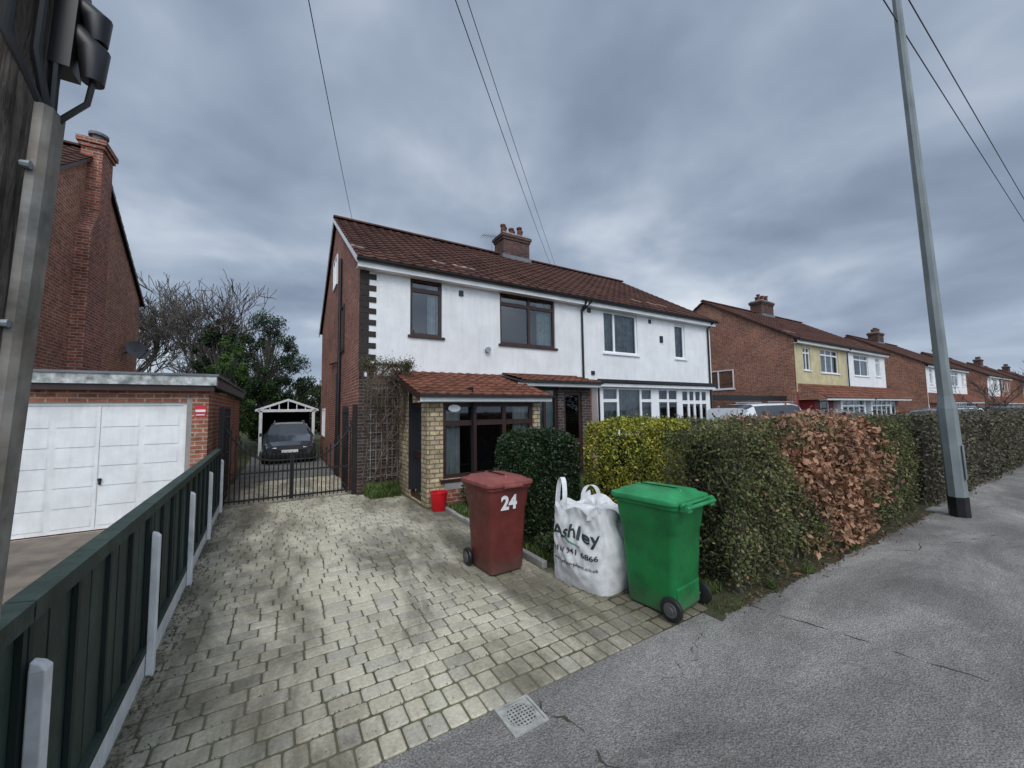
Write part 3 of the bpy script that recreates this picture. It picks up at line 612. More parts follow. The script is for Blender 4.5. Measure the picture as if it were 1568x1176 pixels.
mb.tube([hc+sd_*.06-Z_*.05,hc+sd_*.055-Z_*.11,hc+sd_*.02-Z_*.16,hc+cd*.0-Z_*.20],[.006]*4,6,0)
mb.build('service_head',[m_black],UP,smooth=True)
mb=LB(); mb.box((px0-.03,1.1,5.7),(px0+.03,1.5,5.78)); mb.box((px0-.04,.85,8.2),(px0+.04,2.1,8.3)); 
for yy in (.95,1.95): mb.tube([(px0,yy,8.3),(px0,yy,8.42)],[.04,.03],8)
mb.build('cross_arm',[m_galv],UP)
def wire(mb,a,b,sag,r=.008):
    a=V(a);b=V(b); pts=[]
    for i in range(25): t=i/24; p=a.lerp(b,t); p.z-=sag*4*t*(1-t); pts.append(p)
    mb.tube(pts,r,5,cap=False)
W=empty('overhead_cables',(0,5,6)); mb=MB()
wire(mb,lean((-.66,1.45,5.75)),(1.9,13.0,7.85),.12,.006); wire(mb,lean((-.66,1.42,5.75)),(11.3,14.6,8.3),.15,.006); wire(mb,lean((-.62,1.35,5.8)),(11.6,14.6,8.25),.1,.005)
wire(mb,lean((-.66,1.95,8.45)),(48,2.3,8.6),.12,.009); wire(mb,lean((-.66,1.75,8.45)),(48,1.95,8.5),.18,.009)
mb.build('cables',[m_black],W)
UP2=empty('utility_pole',(48,2.1,0)); mb=MB(); mb.tube([(48,2.1,-.1),(48,2.1,8.8)],[.15,.1],12); mb.box((47.96,1.5,8.4),(48.04,2.7,8.5)); mb.build('pole_shaft',[m_wood],UP2)
# ================================================================ BINS
def rrect(w,d,r,z,n=5,yo=0):
    pts=[]
    for cx,cy,a0 in ((w/2-r,d/2-r,0),(-w/2+r,d/2-r,90),(-w/2+r,-d/2+r,180),(w/2-r,-d/2+r,270)):
        for k in range(n+1): t=math.radians(a0+90*k/n); pts.append((cx+r*math.cos(t),cy+r*math.sin(t)+yo,z))
    return pts
def bin_(loc,rz,mc,mlid):
    E=empty('wheelie_bin',loc,rz); mb=MB()
    rings=[rrect(.42,.46,.05,.02),rrect(.44,.48,.06,.05),rrect(.47,.53,.06,.45),rrect(.49,.56,.06,.70),rrect(.51,.575,.06,.72),rrect(.545,.625,.06,.925),rrect(.585,.675,.07,.935),rrect(.59,.68,.07,.975),rrect(.555,.65,.06,.978),rrect(.54,.63,.06,.93)]
    mb.loft(rings,0,True,True)
    mb.build('body',[mc],E,local=True,smooth=True)
    mb=MB()
    L=[rrect(.62,.70,.08,.972,yo=-.005),rrect(.63,.71,.08,.99,yo=-.005),rrect(.62,.70,.08,1.012,yo=-.005),rrect(.52,.60,.09,1.028,yo=0),rrect(.47,.55,.08,1.050,yo=.0),rrect(.30,.36,.07,1.062,yo=.0)]
    mb.loft(L,0)
    for x in (-.15,.15): mb.loft([rrect(.05,.40,.02,1.045),rrect(.035,.38,.015,1.075)],0)
    mb.loft([rrect(.06,.5,.02,1.04),rrect(.04,.46,.015,1.072)],0)
    mb.add([( .12,-.345,.95),(-.12,-.345,.95),(-.12,-.385,.965),(.12,-.385,.965),(.12,-.345,1.0),(-.12,-.345,1.0),(-.12,-.385,.985),(.12,-.385,.985)],[(0,1,2,3),(4,7,6,5),(0,4,5,1),(2,6,7,3),(1,5,6,2),(0,3,7,4)],0)
    for x in (-.2,.2): mb.box((x-.035,.33,.93),(x+.035,.41,1.0),0)
    mb.tube([(-.25,.40,.965),(.25,.40,.965)],.018,10,0); mb.tube([(-.27,.37,.99),(.27,.37,.99)],.014,8,0)
    mb.build('lid_and_handle',[mlid],E,local=True,smooth=True)
    mb=MB()
    for s in (-1,1):
        x=s*.255
        prof=[(.02,.0),(.075,.0),(.095,.008),(.10,.02),(.10,.035),(.095,.045),(.075,.052),(.02,.052)]
        rings=[[(x-s*.026+s*w,.235+r*math.cos(t),.10+r*math.sin(t)) for t in [2*math.pi*k/28 for k in range(28)]] for r,w in prof]
        mb.loft(rings,0); 
        rings=[[(x+s*(w),.235+r*math.cos(t),.10+r*math.sin(t)) for t in [2*math.pi*k/20 for k in range(20)]] for r,w in ((.062,.024),(.058,.030),(.03,.031),(.025,.036),(.001,.036))]
        mb.loft(rings,1)
    mb.tube([(-.26,.235,.10),(.26,.235,.10)],.012,8,1)
    mb.build('wheels',[m_black,mat('wheel_hub',(.10,.10,.10),rough=.5)],E,local=True,smooth=True)
    mb=MB(); mb.box((-.19,.17,.05),(.19,.262,.26)); mb.build('axle_housing',[mc],E,local=True,bevel=.02)
    return E
def binmat(name,c1,c2,sc):
    m,nt,b,pos=base(name,.45,0,.4)
    c=mixc(nt,ramp_(nt,noise_(nt,pos,3),[(.35,0),(.65,1)]),c1,c2)
    mp=nt.nodes.new('ShaderNodeMapping'); nt.links.new(pos,mp.inputs[0]); mp.inputs['Scale'].default_value=(6,6,60); mp.inputs['Rotation'].default_value=(.3,.2,0)
    s=ramp_(nt,noise_(nt,mp.outputs[0],1.3,5,.8,.6),[(.66,0),(.72,1)]); c=mixc(nt,math_(nt,'MULTIPLY',s,.35),c,sc)
    c=mixc(nt,1.0,c,ramp_(nt,noise_(nt,pos,5,5,.7),[(.3,.6),(.6,1)]),'MULTIPLY')
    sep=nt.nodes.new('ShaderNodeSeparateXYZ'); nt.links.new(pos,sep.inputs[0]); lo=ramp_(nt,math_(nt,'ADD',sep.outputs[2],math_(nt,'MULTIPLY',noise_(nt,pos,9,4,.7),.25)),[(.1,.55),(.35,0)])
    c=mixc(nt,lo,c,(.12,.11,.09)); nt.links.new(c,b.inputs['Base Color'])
    nt.links.new(ramp_(nt,noise_(nt,pos,12,4,.7),[(.3,.36),(.7,.6)]),b.inputs['Roughness']); bump(nt,b,noise_(nt,pos,220,2),.15,.002); return m
m_red=binmat('bin_maroon',(.155,.031,.024),(.125,.027,.022),(.24,.10,.09))
m_redl=mat('bin_lid_red',(.27,.075,.06),(.22,.06,.05),ns=4,rough=.55,dirt=.25,ds=6)
m_grn=binmat('bin_green',(.010,.19,.047),(.009,.155,.038),(.10,.30,.16))
m_grnl=mat('bin_lid_green',(.03,.29,.10),(.025,.23,.075),ns=4,rough=.5,dirt=.2,ds=6)
B1=bin_((2.2,4.06,0),math.radians(3),m_red,m_redl)
B2=bin_((3.11,2.49,0),math.radians(187),m_grn,m_grnl)
def text(name,body,size,mt,parent,loc,rot,bold=0):
    cu=bpy.data.curves.new(name,'FONT'); cu.body=body; cu.size=size; cu.align_x='CENTER'; cu.align_y='CENTER'; cu.offset=bold; cu.extrude=.0006
    o=bpy.data.objects.new(name,cu); scene.collection.objects.link(o); cu.materials.append(mt); o.parent=parent; o.location=loc; o.rotation_euler=rot; return o
text('house_number','24',.21,m_white,B1,(-.015,-.2985,.78),(math.radians(95),0,math.radians(0)),.008)
# ================================================================ BUILDER'S BAG
BG=empty('bulk_builders_bag',(3.0,3.24,0),math.radians(10))
def bagdisp(u,v,side):
    b=.06*math.sin(math.pi*u)*math.sin(math.pi*min(1,v*1.05+.08))
    n=mnoise.noise(V((u*3+side*7,v*3,1.3)))*.03+mnoise.noise(V((u*9+side*3,v*8,4)))*.012+abs(mnoise.noise(V((u*5+v*4,v*2-u*2,side*5))))*.04
    return b+n*min(1,4*v+.2)
def bagpt(side,u,v,off=0):
    s=.36; taper=1.0-.06*v; q=-s+2*s*u; w=s+bagdisp(u,v,side)+off; zt=.80+.04*math.sin(u*6.28*1.5+side)-.05*math.sin(math.pi*u)
    q*=taper; w=w*taper; z=v*zt
    cr=1-.10*abs(2*u-1)**8
    p=[(q*cr,-w*cr),(w*cr,q*cr),(-q*cr,w*cr),(-w*cr,-q*cr)][side]
    return (p[0],p[1],z)
mb=MB(); nu,nv=36,32
rings=[]
for j in range(nv+1):
    ring=[]
    for sd in range(4):
        for i in range(nu): ring.append(bagpt(sd,i/nu,j/nv))
    rings.append(ring)
mb.loft(rings,0,True,False)
top=rings[-1]; inner=[(p[0]*.88,p[1]*.88,p[2]-.05) for p in top]; in2=[(p[0]*.6,p[1]*.6,.72+.03*math.sin(k*.7)) for k,p in enumerate(top)]; in3=[(p[0]*.05,p[1]*.05,.74) for p in top]
mb.loft([top,inner,in2,in3],0,False,True)
m_bag=mat('woven_polypropylene',(.72,.72,.71),(.62,.62,.61),ns=6,rough=.6,bmp=.3,bs=300,dirt=.2,ds=5)
mb.build('bag_body',[m_bag],BG,local=True,smooth=True)
mb=MB()
def strap(pts,w=.035):
    pts=[V(p) for p in pts]; 
    for i in range(len(pts)-1):
        d=V((w*.5,-w*.3,0)); a,b=pts[i],pts[i+1]; mb.add([a-d,a+d,b+d,b-d],[(0,1,2,3)])
def loopstrap(cx,cy,hx,hy,hgt,bend):
    P=[]
    for k in range(17):
        t=math.pi*k/16; P.append((cx+hx*math.cos(t)+bend*math.sin(t),cy+hy*math.cos(t),.70+hgt*math.sin(t)**.7))
    strap(P,.045)
loopstrap(-.29,.25,.03,.08,.36,.03); loopstrap(-.30,-.26,.08,-.06,.12,.02); loopstrap(.22,-.28,.12,.03,.18,0); loopstrap(.28,.28,-.08,.06,.20,0)
mb.build('lifting_loops',[m_bag],BG,local=True)
def bagtext(name,body,size,u0,v0,mt,bold=0):
    cu=bpy.data.curves.new(name,'FONT'); cu.body=body; cu.size=size; cu.align_x='CENTER'; cu.align_y='CENTER'; cu.offset=bold
    to=bpy.data.objects.new(name+'_tmp',cu); scene.collection.objects.link(to); bpy.context.view_layer.update()
    me=bpy.data.meshes.new_from_object(to.evaluated_get(bpy.context.evaluated_depsgraph_get())); bpy.data.objects.remove(to)
    bm=bmesh.new(); bm.from_mesh(me); bmesh.ops.triangulate(bm,faces=bm.faces); bmesh.ops.subdivide_edges(bm,edges=[e for e in bm.edges if e.calc_length()>.015],cuts=2)
    bmesh.ops.triangulate(bm,faces=bm.faces)
    for v in bm.verts:
        u=u0+v.co.x/.74; vv=v0+v.co.y*.72/.80; p=bagpt(3,u,vv,.007); v.co=V(p)
    bm.to_mesh(me); bm.free(); me.materials.clear(); me.materials.append(mt)
    o=bpy.data.objects.new(name,me); scene.collection.objects.link(o); o.parent=BG
m_ink=mat('printed_ink_dark',(.03,.05,.045),rough=.6); m_inkg=mat('printed_ink_green',(.03,.25,.14),rough=.6)
bagtext('printed_logo','Ashley',.245,.5,.70,m_ink,.006)
bagtext('printed_phone','0161 941 6866',.105,.5,.46,m_ink,.002)
bagtext('printed_web','www.ashley-plant.co.uk',.066,.5,.31,m_ink,.001)
mbx=MB()
for k in range(20):
    t0=math.pi*(.9+.55*k/20)+.4; t1=math.pi*(.9+.55*(k+1)/20)+.4
    f=lambda t,r:bagpt(3,.6+.22*math.cos(t)*r,.66+.10*math.sin(t)*r,.009)
    mbx.quad(f(t0,1.0),f(t1,1.0),f(t1,1.14),f(t0,1.14))
mbx.build('printed_swoosh',[m_inkg],BG,local=True)
# ================================================================ BUCKET
BK=empty('red_bucket',(2.54,6.9,0)); mb=MB()
rr=lambda r,z:[(r*math.cos(t),r*math.sin(t),z) for t in [2*math.pi*k/28 for k in range(28)]]
mb.loft([rr(.12,0),rr(.125,.01),rr(.155,.31),rr(.165,.315),rr(.165,.335),rr(.152,.336),rr(.118,.05)],0,True,True)
mb.tube([(.16*math.cos(t),-.02-.10*math.sin(t),.32-.06*math.sin(t)) for t in [math.pi*k/12 for k in range(13)]],.005,6,0)
mb.build('bucket_body',[mat('bucket_red',(.62,.012,.02),rough=.35,dirt=.05)],BK,local=True,smooth=True)
# ================================================================ CARS
def car(loc,rz,paint,roofh=1.45,Lc=4.2,wd=.87,kind='hatch'):
    E=empty('parked_car',loc,rz); mb=MB(); h=roofh; k_=Lc/4.2
    st=[(-Lc/2,.35,.62,.66,.70,.60),(-Lc/2+.12,.22,.74,.80,.82,.70),(-Lc/2+.9,.2,.90,.97,wd,.76),(-Lc/2+1.15,.2,.93,1.02,wd,.72),(-Lc/2+1.75,.2,.95,h-.06,wd,.60),(-Lc/2+2.3,.2,.96,h,wd,.61),(-Lc/2+3.2*k_,.2,.98,h-.02,wd,.60),(-Lc/2+3.75*k_,.2,.99,h-.12 if kind=='hatch' else h-.04,wd,.57),(Lc/2-.08,.25,.98,1.05 if kind=='hatch' else h-.15,wd-.04,.62 if kind=='hatch' else .58),(Lc/2,.35,.7,.75,.78,.6)]
    rings=[]
    for (y,b,be,t,w,wr) in st:
        half=[(w*.9,b),(w,b+.12),(w+.01,(b+be)/2),(w-.02,be),(wr+.03,t-.05),(wr-.06,t),(wr*.5,t+.015)]
        rings.append([(x,y,z) for x,z in half]+[(-x,y,z) for x,z in reversed(half)])
    n=14
    for i in range(len(rings)-1):
        for k in range(n):
            k2=(k+1)%n; g=0
            if k in (3,9) and 3<i<7: g=1
            if k in (4,5,6,7,8) and i in (3,7): g=1
            mb.add([rings[i][k],rings[i][k2],rings[i+1][k2],rings[i+1][k]],[(0,1,2,3)],g)
    mb.add(rings[0],[tuple(range(n))],0); mb.add(rings[-1],[tuple(range(n-1,-1,-1))],0)
    yf=-Lc/2
    for s in (-1,1):
        mb.add([(s*.72,yf+.02,.60),(s*.42,yf-.02,.58),(s*.44,yf+.06,.72),(s*.76,yf+.13,.76)],[(0,1,2,3)],2)
        mb.box((min(s*.88,s*1.0),yf+1.45,.95),(max(s*.88,s*1.0),yf+1.6,1.08),0)
        mb.box((min(s*.6,s*.80),Lc/2-.03,.75),(max(s*.6,s*.80),Lc/2+.01,.95),4)
        for yy in (yf+.8,Lc/2-.75):
            prof=[(.18,-.02),(.30,-.02),(.32,.0),(.32,.16),(.30,.2),(.20,.2),(.19,.17),(.02,.17)]
            mb.loft([[(s*(.68+w),yy+r*math.cos(t),.31+r*math.sin(t)) for t in [2*math.pi*k/20 for k in range(20)]] for r,w in prof],3)
            mb.tube([(s*.86,yy,.31),(s*.885,yy,.31)],[.19,.17],12,5)
            mb.loft([[(s*(.60+w),yy+.36*math.cos(t),.33+.36*math.sin(t)) for t in [2*math.pi*k/20 for k in range(20)]] for w in (0,.281)],3)
    mb.box((-.55,yf-.015,.36),(.55,yf+.05,.52),3); mb.box((-.26,yf-.03,.42),(.26,yf-.016,.52),6)
    for s in (-1,1): 
        mb.box((s*.52-.015,yf+1.9,roofh+.04),(s*.52+.015,yf+3.6,roofh+.07),5)
        for yy in (1.95,2.7,3.5): mb.box((s*.52-.012,yf+yy,roofh-.02),(s*.52+.012,yf+yy+.05,roofh+.041),5)
    mb.build('car_body',[paint,mat('car_glass',(.02,.025,.03),rough=.05,dirt=0,spec=.9),mat('headlight',(.7,.72,.75),rough=.1,dirt=0),m_black,m_redp,m_galv,m_white],E,local=True,smooth=True)
    return E
m_pw=mat('car_paint_white',(.72,.73,.74),(.70,.71,.72),rough=.2,dirt=.05,spec=.6); m_ps=mat('car_paint_silver',(.35,.37,.39),rough=.25,metal=.5,dirt=.05); m_pd=mat('car_paint_dark',(.045,.052,.065),rough=.10,dirt=.05,spec=.9)
car((.33,18.3,0),0,m_pd)
car((14.6,7.0,0),math.radians(90),m_pw,roofh=1.93,Lc=5.2,kind='van')
car((20.2,6.6,0),math.radians(0),m_ps,roofh=1.6)
for x,p in ((26,m_ps),(36,m_pw),(40,m_pd),(58,m_pw),(64,m_ps)): car((x,5.6,0),R.choice((0,math.pi)),p,roofh=1.6)
SH=empty('garden_garage',(.3,21.5,0)); mb=MB()
mb.box((-.80,20.4,0),(-.68,20.55,1.95),0); mb.box((1.28,20.4,0),(1.4,20.55,1.95),0); mb.box((-.85,20.4,1.9),(1.45,20.5,2.02),0)
for s in (-1,1): 
    a=V((.3-s*1.25,20.4,2.02)); b=V((.3,20.4,2.5)); d=V((0,0,-.1)); o=V((0,.1,0)); mb.add([a,b,b+d,a+d,a+o,b+o,b+d+o,a+d+o],[(0,1,2,3),(7,6,5,4),(0,4,5,1),(2,6,7,3),(1,5,6,2),(0,3,7,4)],0)
    mb.quad(a,b,b+V((0,4,0)),a+V((0,4,0)),1)
for i in range(5): x=-.4+i*.35; mb.box((x-.02,20.42,2.0),(x+.02,20.46,2.42-abs(x-.3)*.36),0)
mb.quad((-.8,24.4,0),(1.4,24.4,0),(1.4,24.4,2.4),(-.8,24.4,2.4),1); mb.quad((-.8,20.6,0),(-.8,24.4,0),(-.8,24.4,1.95),(-.8,20.6,1.95),1)
mb.build('shed_frame',[m_white,m_dark],SH)
# ================================================================ FOLIAGE
m_hedge=leafmat('privet_leaf',[(.040,.055,.018),(.076,.096,.028),(.115,.132,.040),(.165,.175,.060),(.10,.092,.045)])
m_beech=leafmat('dry_beech_leaf',[(.15,.07,.042),(.30,.14,.08),(.46,.26,.155),(.24,.11,.06)],.6)
m_box=leafmat('dark_box_leaf',[(.008,.018,.007),(.018,.036,.012),(.032,.060,.018),(.012,.026,.010)],.4)
m_yel=leafmat('golden_privet_leaf',[(.13,.15,.02),(.33,.33,.035),(.46,.42,.05),(.08,.11,.02),(.24,.26,.03)])
m_con=leafmat('conifer_leaf',[(.012,.028,.010),(.025,.05,.015),(.05,.08,.025)])
m_conb=leafmat('bright_conifer_leaf',[(.03,.07,.012),(.06,.12,.02),(.09,.16,.03)])
m_bush=leafmat('evergreen_leaf',[(.025,.04,.015),(.05,.075,.025),(.07,.10,.035)])
m_twig=mat('twig',(.14,.11,.08),(.09,.07,.05),rough=.9); m_bark=mat('bark',(.12,.105,.09),(.07,.06,.05),ns=20,rough=.95,bmp=.6,bs=30)
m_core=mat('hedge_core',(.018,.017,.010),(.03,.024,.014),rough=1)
def hedge(name,x0,x1,y0,y1,h,dens,sz,mats,brown=None,twigs=0,rough=.06,round_=0,shoots=0,thin=0):
    E=empty(name,((x0+x1)/2,(y0+y1)/2,0)); cx,cy=(x0+x1)/2,(y0+y1)/2
    Lx,Ly=x1-x0,y1-y0; A=np.array([Lx*h,Lx*h*.5,Ly*h,Ly*h,Lx*Ly]); N=int(A.sum()*dens); f=rng.choice(5,N,p=A/A.sum())
    u=rng.random(N); v=rng.random(N); C=np.zeros((N,3)); nn=np.zeros((N,3))
    for k in range(5):
        m=f==k; uu=u[m]; vv=v[m]
        if k==0: C[m]=np.c_[x0+uu*Lx,np.full(m.sum(),y0),vv*h]; nn[m]=(0,-1,0)
        if k==1: C[m]=np.c_[x0+uu*Lx,np.full(m.sum(),y1),vv*h]; nn[m]=(0,1,0)
        if k==2: C[m]=np.c_[np.full(m.sum(),x0),y0+uu*Ly,vv*h]; nn[m]=(-1,0,0)
        if k==3: C[m]=np.c_[np.full(m.sum(),x1),y0+uu*Ly,vv*h]; nn[m]=(1,0,0)
        if k==4: C[m]=np.c_[x0+uu*Lx,y0+vv*Ly,np.full(m.sum(),h)]; nn[m]=(0,0,1)
    s=np.sin(C[:,0]*3.1+C[:,2]*2.3+1)*np.sin(C[:,1]*3.7+C[:,2]*1.9)*.5+np.sin(C[:,0]*7.7+C[:,2]*6.1)*np.sin(C[:,2]*5.3+C[:,1]*8)*.35+np.sin(C[:,0]*1.3)*.3
    dep=rng.exponential(.055,N)-rng.exponential(.03,N)
    C=C+nn*(s*rough-dep)[:,None]
    if round_:
        q=np.c_[(C[:,0]-cx)/(Lx/2),(C[:,1]-cy)/(Ly/2),np.maximum(0,(C[:,2]-h*.5)/(h*.5))]
        L=(np.abs(q)**4).sum(1)**.25; k=np.where(L>1,1/L,1); k=1+(k-1)*round_
        C[:,0]=cx+(C[:,0]-cx)*k; C[:,1]=cy+(C[:,1]-cy)*k; C[:,2]=np.where(C[:,2]>h*.5,h*.5+(C[:,2]-h*.5)*k,C[:,2])
    C=C+rng.normal(size=C.shape)*.022; C[:,2]=np.maximum(C[:,2],.02)
    gap=np.sin(C[:,0]*5.3+2)*np.sin(C[:,2]*6.7+C[:,0]*2)*.5+.5
    keep=(rng.random(N)<np.clip(.25+C[:,2]/.6,0,1))&(rng.random(N)>thin*gap); C=C[keep]; s=s[keep]; N=len(C)
    size=sz*rng.uniform(.6,1.3,N); mi=np.zeros(N,int)
    if brown:
        a,b=brown; e=(np.minimum(C[:,0]-a,b-C[:,0])+.4*np.sin(C[:,2]*4+C[:,0]*3)+.25*np.sin(C[:,2]*9+C[:,0]*7)+rng.normal(size=N)*.13)
        isb=(e>0)&(rng.random(N)<.92); mi[isb]=1; kk=~isb|(rng.random(N)<.5); C=C[kk];size=size[kk];mi=mi[kk];s=s[kk];N=len(C); size[mi==1]*=2.1
        stray=(rng.random(N)<.025)&(mi==0); mi[stray]=1
        C[mi==1]+=rng.normal(size=((mi==1).sum(),3))*.045
    rnd=np.clip(rng.random(N)*.6+.4*(s+.6),0,1)
    leaf_mesh('leaves',C,size,.55,mats,mi,E,rnd)
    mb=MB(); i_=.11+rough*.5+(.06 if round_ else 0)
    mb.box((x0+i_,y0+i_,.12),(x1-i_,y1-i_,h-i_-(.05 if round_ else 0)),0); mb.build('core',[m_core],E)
    if twigs:
        T=int(twigs*A.sum()); idx=rng.choice(N,T); D=rng.normal(size=(T,3))*.5+np.array([0,-.2,.9]); leaf_mesh('twigs',C[idx]+rng.normal(size=(T,3))*.02,rng.uniform(.05,.13,T),.025,[m_twig],None,E,None,D)
        mb=MB()
        for i in range(int(Lx*12)):
            p=V((R.uniform(x0+.05,x1-.05),y0+R.uniform(.02,.25),0)); mb.tube([p,p+V((R.uniform(-.08,.08),R.uniform(-.05,.05),.3)),p+V((R.uniform(-.15,.15),R.uniform(-.1,.1),.7))],[.012,.009,.005],5)
        mb.build('stems',[m_bark],E)
    if shoots:
        n=int(Lx*shoots); P=[];S=[]
        for i in range(n):
            bx,by=R.uniform(x0,x1),R.uniform(y0,y1); hh=R.uniform(.03,.13); dxx,dyy=R.uniform(-.03,.03),R.uniform(-.03,.03)
            for k in range(6): t=k/5; P.append((bx+dxx*t,by+dyy*t,h+hh*t-.02)); S.append(sz*R.uniform(.5,.9))
        leaf_mesh('shoots',np.array(P)+rng.normal(size=(len(P),3))*.008,np.array(S),.5,[mats[0]],None,E)
    return E
hedge('hedge',3.78,9.3,2.16,2.95,1.55,4600,.019,[m_hedge,m_beech],brown=(5.3,7.5),twigs=480,rough=.11,shoots=60,thin=.35)
hedge('hedge',10.0,21.0,2.1,2.95,1.50,1200,.03,[leafmat('bare_hedge_leaf',[(.09,.08,.055),(.14,.125,.085),(.08,.085,.035)])],twigs=380,rough=.10,shoots=30,thin=.4)
hedge('hedge',22,60,2.1,2.9,1.45,240,.07,[m_hedge],rough=.12,shoots=6)
hedge('hedge',10.0,10.6,3.0,7.5,1.45,1000,.03,[m_hedge],rough=.08)
hedge('box_bush',2.82,3.84,4.35,5.35,1.5,4800,.021,[m_box],rough=.035,round_=.9)
hedge('golden_privet_bush',5.2,7.5,5.0,6.0,1.55,2400,.028,[m_yel],rough=.14,round_=.5,twigs=60,shoots=40)
def tuft(name,boxes,n,sz,mats,up=True):
    cs=[]
    for (x0,x1,y0,y1,z0,z1) in boxes: cs.append(np.c_[rng.uniform(x0,x1,n),rng.uniform(y0,y1,n),rng.uniform(z0,z1,n)])
    C=np.concatenate(cs); D=rng.normal(size=C.shape)*(.35 if up else 1)+(np.array([0,0,1]) if up else 0); return leaf_mesh(name,C,rng.uniform(.5,1.2,len(C))*sz,.12 if up else .5,mats,None,None,None,D)
m_grassblade=leafmat('grass_blade',[(.05,.09,.02),(.09,.14,.03),(.13,.16,.05)])
tuft('border_grass',[(1.65,2.3,8.5,9.1,0,.14),(2.72,2.95,3.8,7.0,0,.06),(1.6,2.3,8.7,9.1,0,.25)],1800,.07,[m_grassblade])
tuft('lawn_grass',[(2.75,5.2,5.4,7.0,0,.05),(3.9,7.5,3.4,5.0,0,.06),(7.0,9.9,3.2,8.4,0,.06),(3.3,3.75,2.3,3.6,0,.06)],5000,.05,[m_grassblade])
tuft('low_plants',[(3.0,3.5,6.6,7.0,0,.4),(4.3,4.8,6.3,6.9,0,.35),(3.85,4.3,3.3,3.9,0,.4),(2.85,3.1,3.75,4.3,0,.2)],900,.035,[m_bush],False)
tuft('verge_weeds',[(3.35,3.75,2.03,2.25,0,.02),(4.9,5.1,2.04,2.15,0,.05),(4.2,4.3,2.05,2.12,0,.05),(6.2,6.4,2.03,2.12,0,.06)],400,.022,[m_grassblade])
C=np.c_[rng.uniform(3.5,9.3,1000),2.12-np.abs(rng.normal(size=1000))*.07,np.full(1000,.006)]; D=rng.normal(size=C.shape); D[:,2]*=.15
leaf_mesh('fallen_leaves',C,rng.uniform(.006,.018,1000),.6,[leafmat('dead_leaf',[(.10,.06,.04),(.17,.10,.06),(.07,.05,.035)])],None,None,None,D)
n=6500; C=np.c_[rng.uniform(-.7,3.3,n),rng.uniform(2.2,8.8,n),np.full(n,.001)]; C[:,1]=2.535+np.round((C[:,1]-2.535)/RH)*RH+rng.normal(size=n)*.004
nz=np.array([mnoise.noise(V((c[0]*1.1,c[1]*.9,3))) for c in C])+np.where(np.abs(C[:,0]-.9)>1.1,.15,-.04); C=C[nz>.08]; D=rng.normal(size=C.shape); leaf_mesh('joint_moss',C,rng.uniform(.003,.010,len(C)),.6,[leafmat('moss',[(.09,.11,.04),(.14,.16,.06),(.12,.12,.06)])],None,None,None,D)
n=1800; yy=rng.uniform(2.2,9.0,n); C=np.c_[-.75-.0315*(yy-2)+.05+np.abs(rng.normal(size=n))*.07,yy,np.full(n,.006)]; D=rng.normal(size=C.shape); D[:,2]*=.3
leaf_mesh('fence_base_debris',C,rng.uniform(.004,.014,n),.5,[leafmat('debris',[(.10,.085,.06),(.16,.14,.10),(.08,.10,.04)])],None,None,None,D)
# climber on trellis
CL=empty('climbing_shrub',(1.95,9.0,0)); mb=MB(); tips=[]
def climb(p,d,l,r,dep):
    pts=[p];rs=[r]
    for i in range(4):
        d=(d+V((R.uniform(-.4,.4),R.uniform(-.25,.2),R.uniform(-.3,.35)))).normalized(); p=p+d*l/4; p.y=min(9.12,max(8.45,p.y)); p.x=min(2.42,max(1.55,p.x)); p.z=max(.05,min(2.85,p.z)); pts.append(p.copy()); rs.append(r*(1-.15*(i+1)))
    mb.tube(pts,rs,4); tips.append(p)
    if dep>0:
        for k in range(3): climb(pts[R.choice((1,2,3,4))],(d+V((R.uniform(-1,1),R.uniform(-.4,.3),R.uniform(-.5,1.2)))).normalized(),l*.8,max(.004,r*.65),dep-1)
for x in (1.65,1.8,1.95,2.1,2.25): climb(V((x,9.0,0)),V((0,0,1)),1.7,.024,4)
mb.build('stems',[mat('climber_stem',(.16,.11,.075),(.09,.065,.045),rough=.9)],CL)
T=np.array([list(t) for t in tips]); C=T[rng.choice(len(T),3000)]+rng.normal(size=(3000,3))*.07; leaf_mesh('leaves',C,.021,.5,[leafmat('climber_leaf',[(.05,.06,.02),(.10,.08,.04),(.13,.10,.06),(.06,.08,.025)])],None,CL)
def tree(name,loc,h,r0,levels,spread,nch,seed=1,lean=0,rmin=.004,fr=.38):
    RR=random.Random(seed); E=empty(name,loc); mb=MB()
    def br(p,d,l,r,dep):
        pts=[p];rs=[r];n=4 if dep>1 else 3
        for i in range(n):
            d=(d+V((RR.gauss(0,.13),RR.gauss(0,.13),RR.gauss(.05,.08)))).normalized(); p=p+d*l/n; pts.append(p); rs.append(max(rmin,r*(1-.13*(i+1))))
        mb.tube(pts,rs,6 if dep>2 else 3,cap=False)
        if dep>0:
            for k in range(nch if dep<levels else nch+2):
                q=pts[RR.choice(range(1,len(pts))) if dep<levels else RR.choice((2,3,4,4))]; t=RR.uniform(0,6.28); a=RR.uniform(.35,spread)
                e1=d.orthogonal().normalized(); e2=d.cross(e1); nd=(d*math.cos(a)+(e1*math.cos(t)+e2*math.sin(t))*math.sin(a)).normalized(); nd.z+=.12
                br(q,nd.normalized(),l*RR.uniform(.55,.8),rs[-1]*.75,dep-1)
    br(V(loc),V((lean,0,1)).normalized(),h*fr,r0,levels); mb.build('branches',[m_bark],E)
    return E
tree('bare_tree',(-5.2,28,0),10.5,.22,5,.95,4,seed=3,rmin=.016)
tree('bare_tree',(-8.5,31,0),11.5,.22,5,.95,4,seed=8,rmin=.016)
tree('bare_tree',(-2.5,33,0),10,.18,5,.9,4,seed=5,rmin=.016)
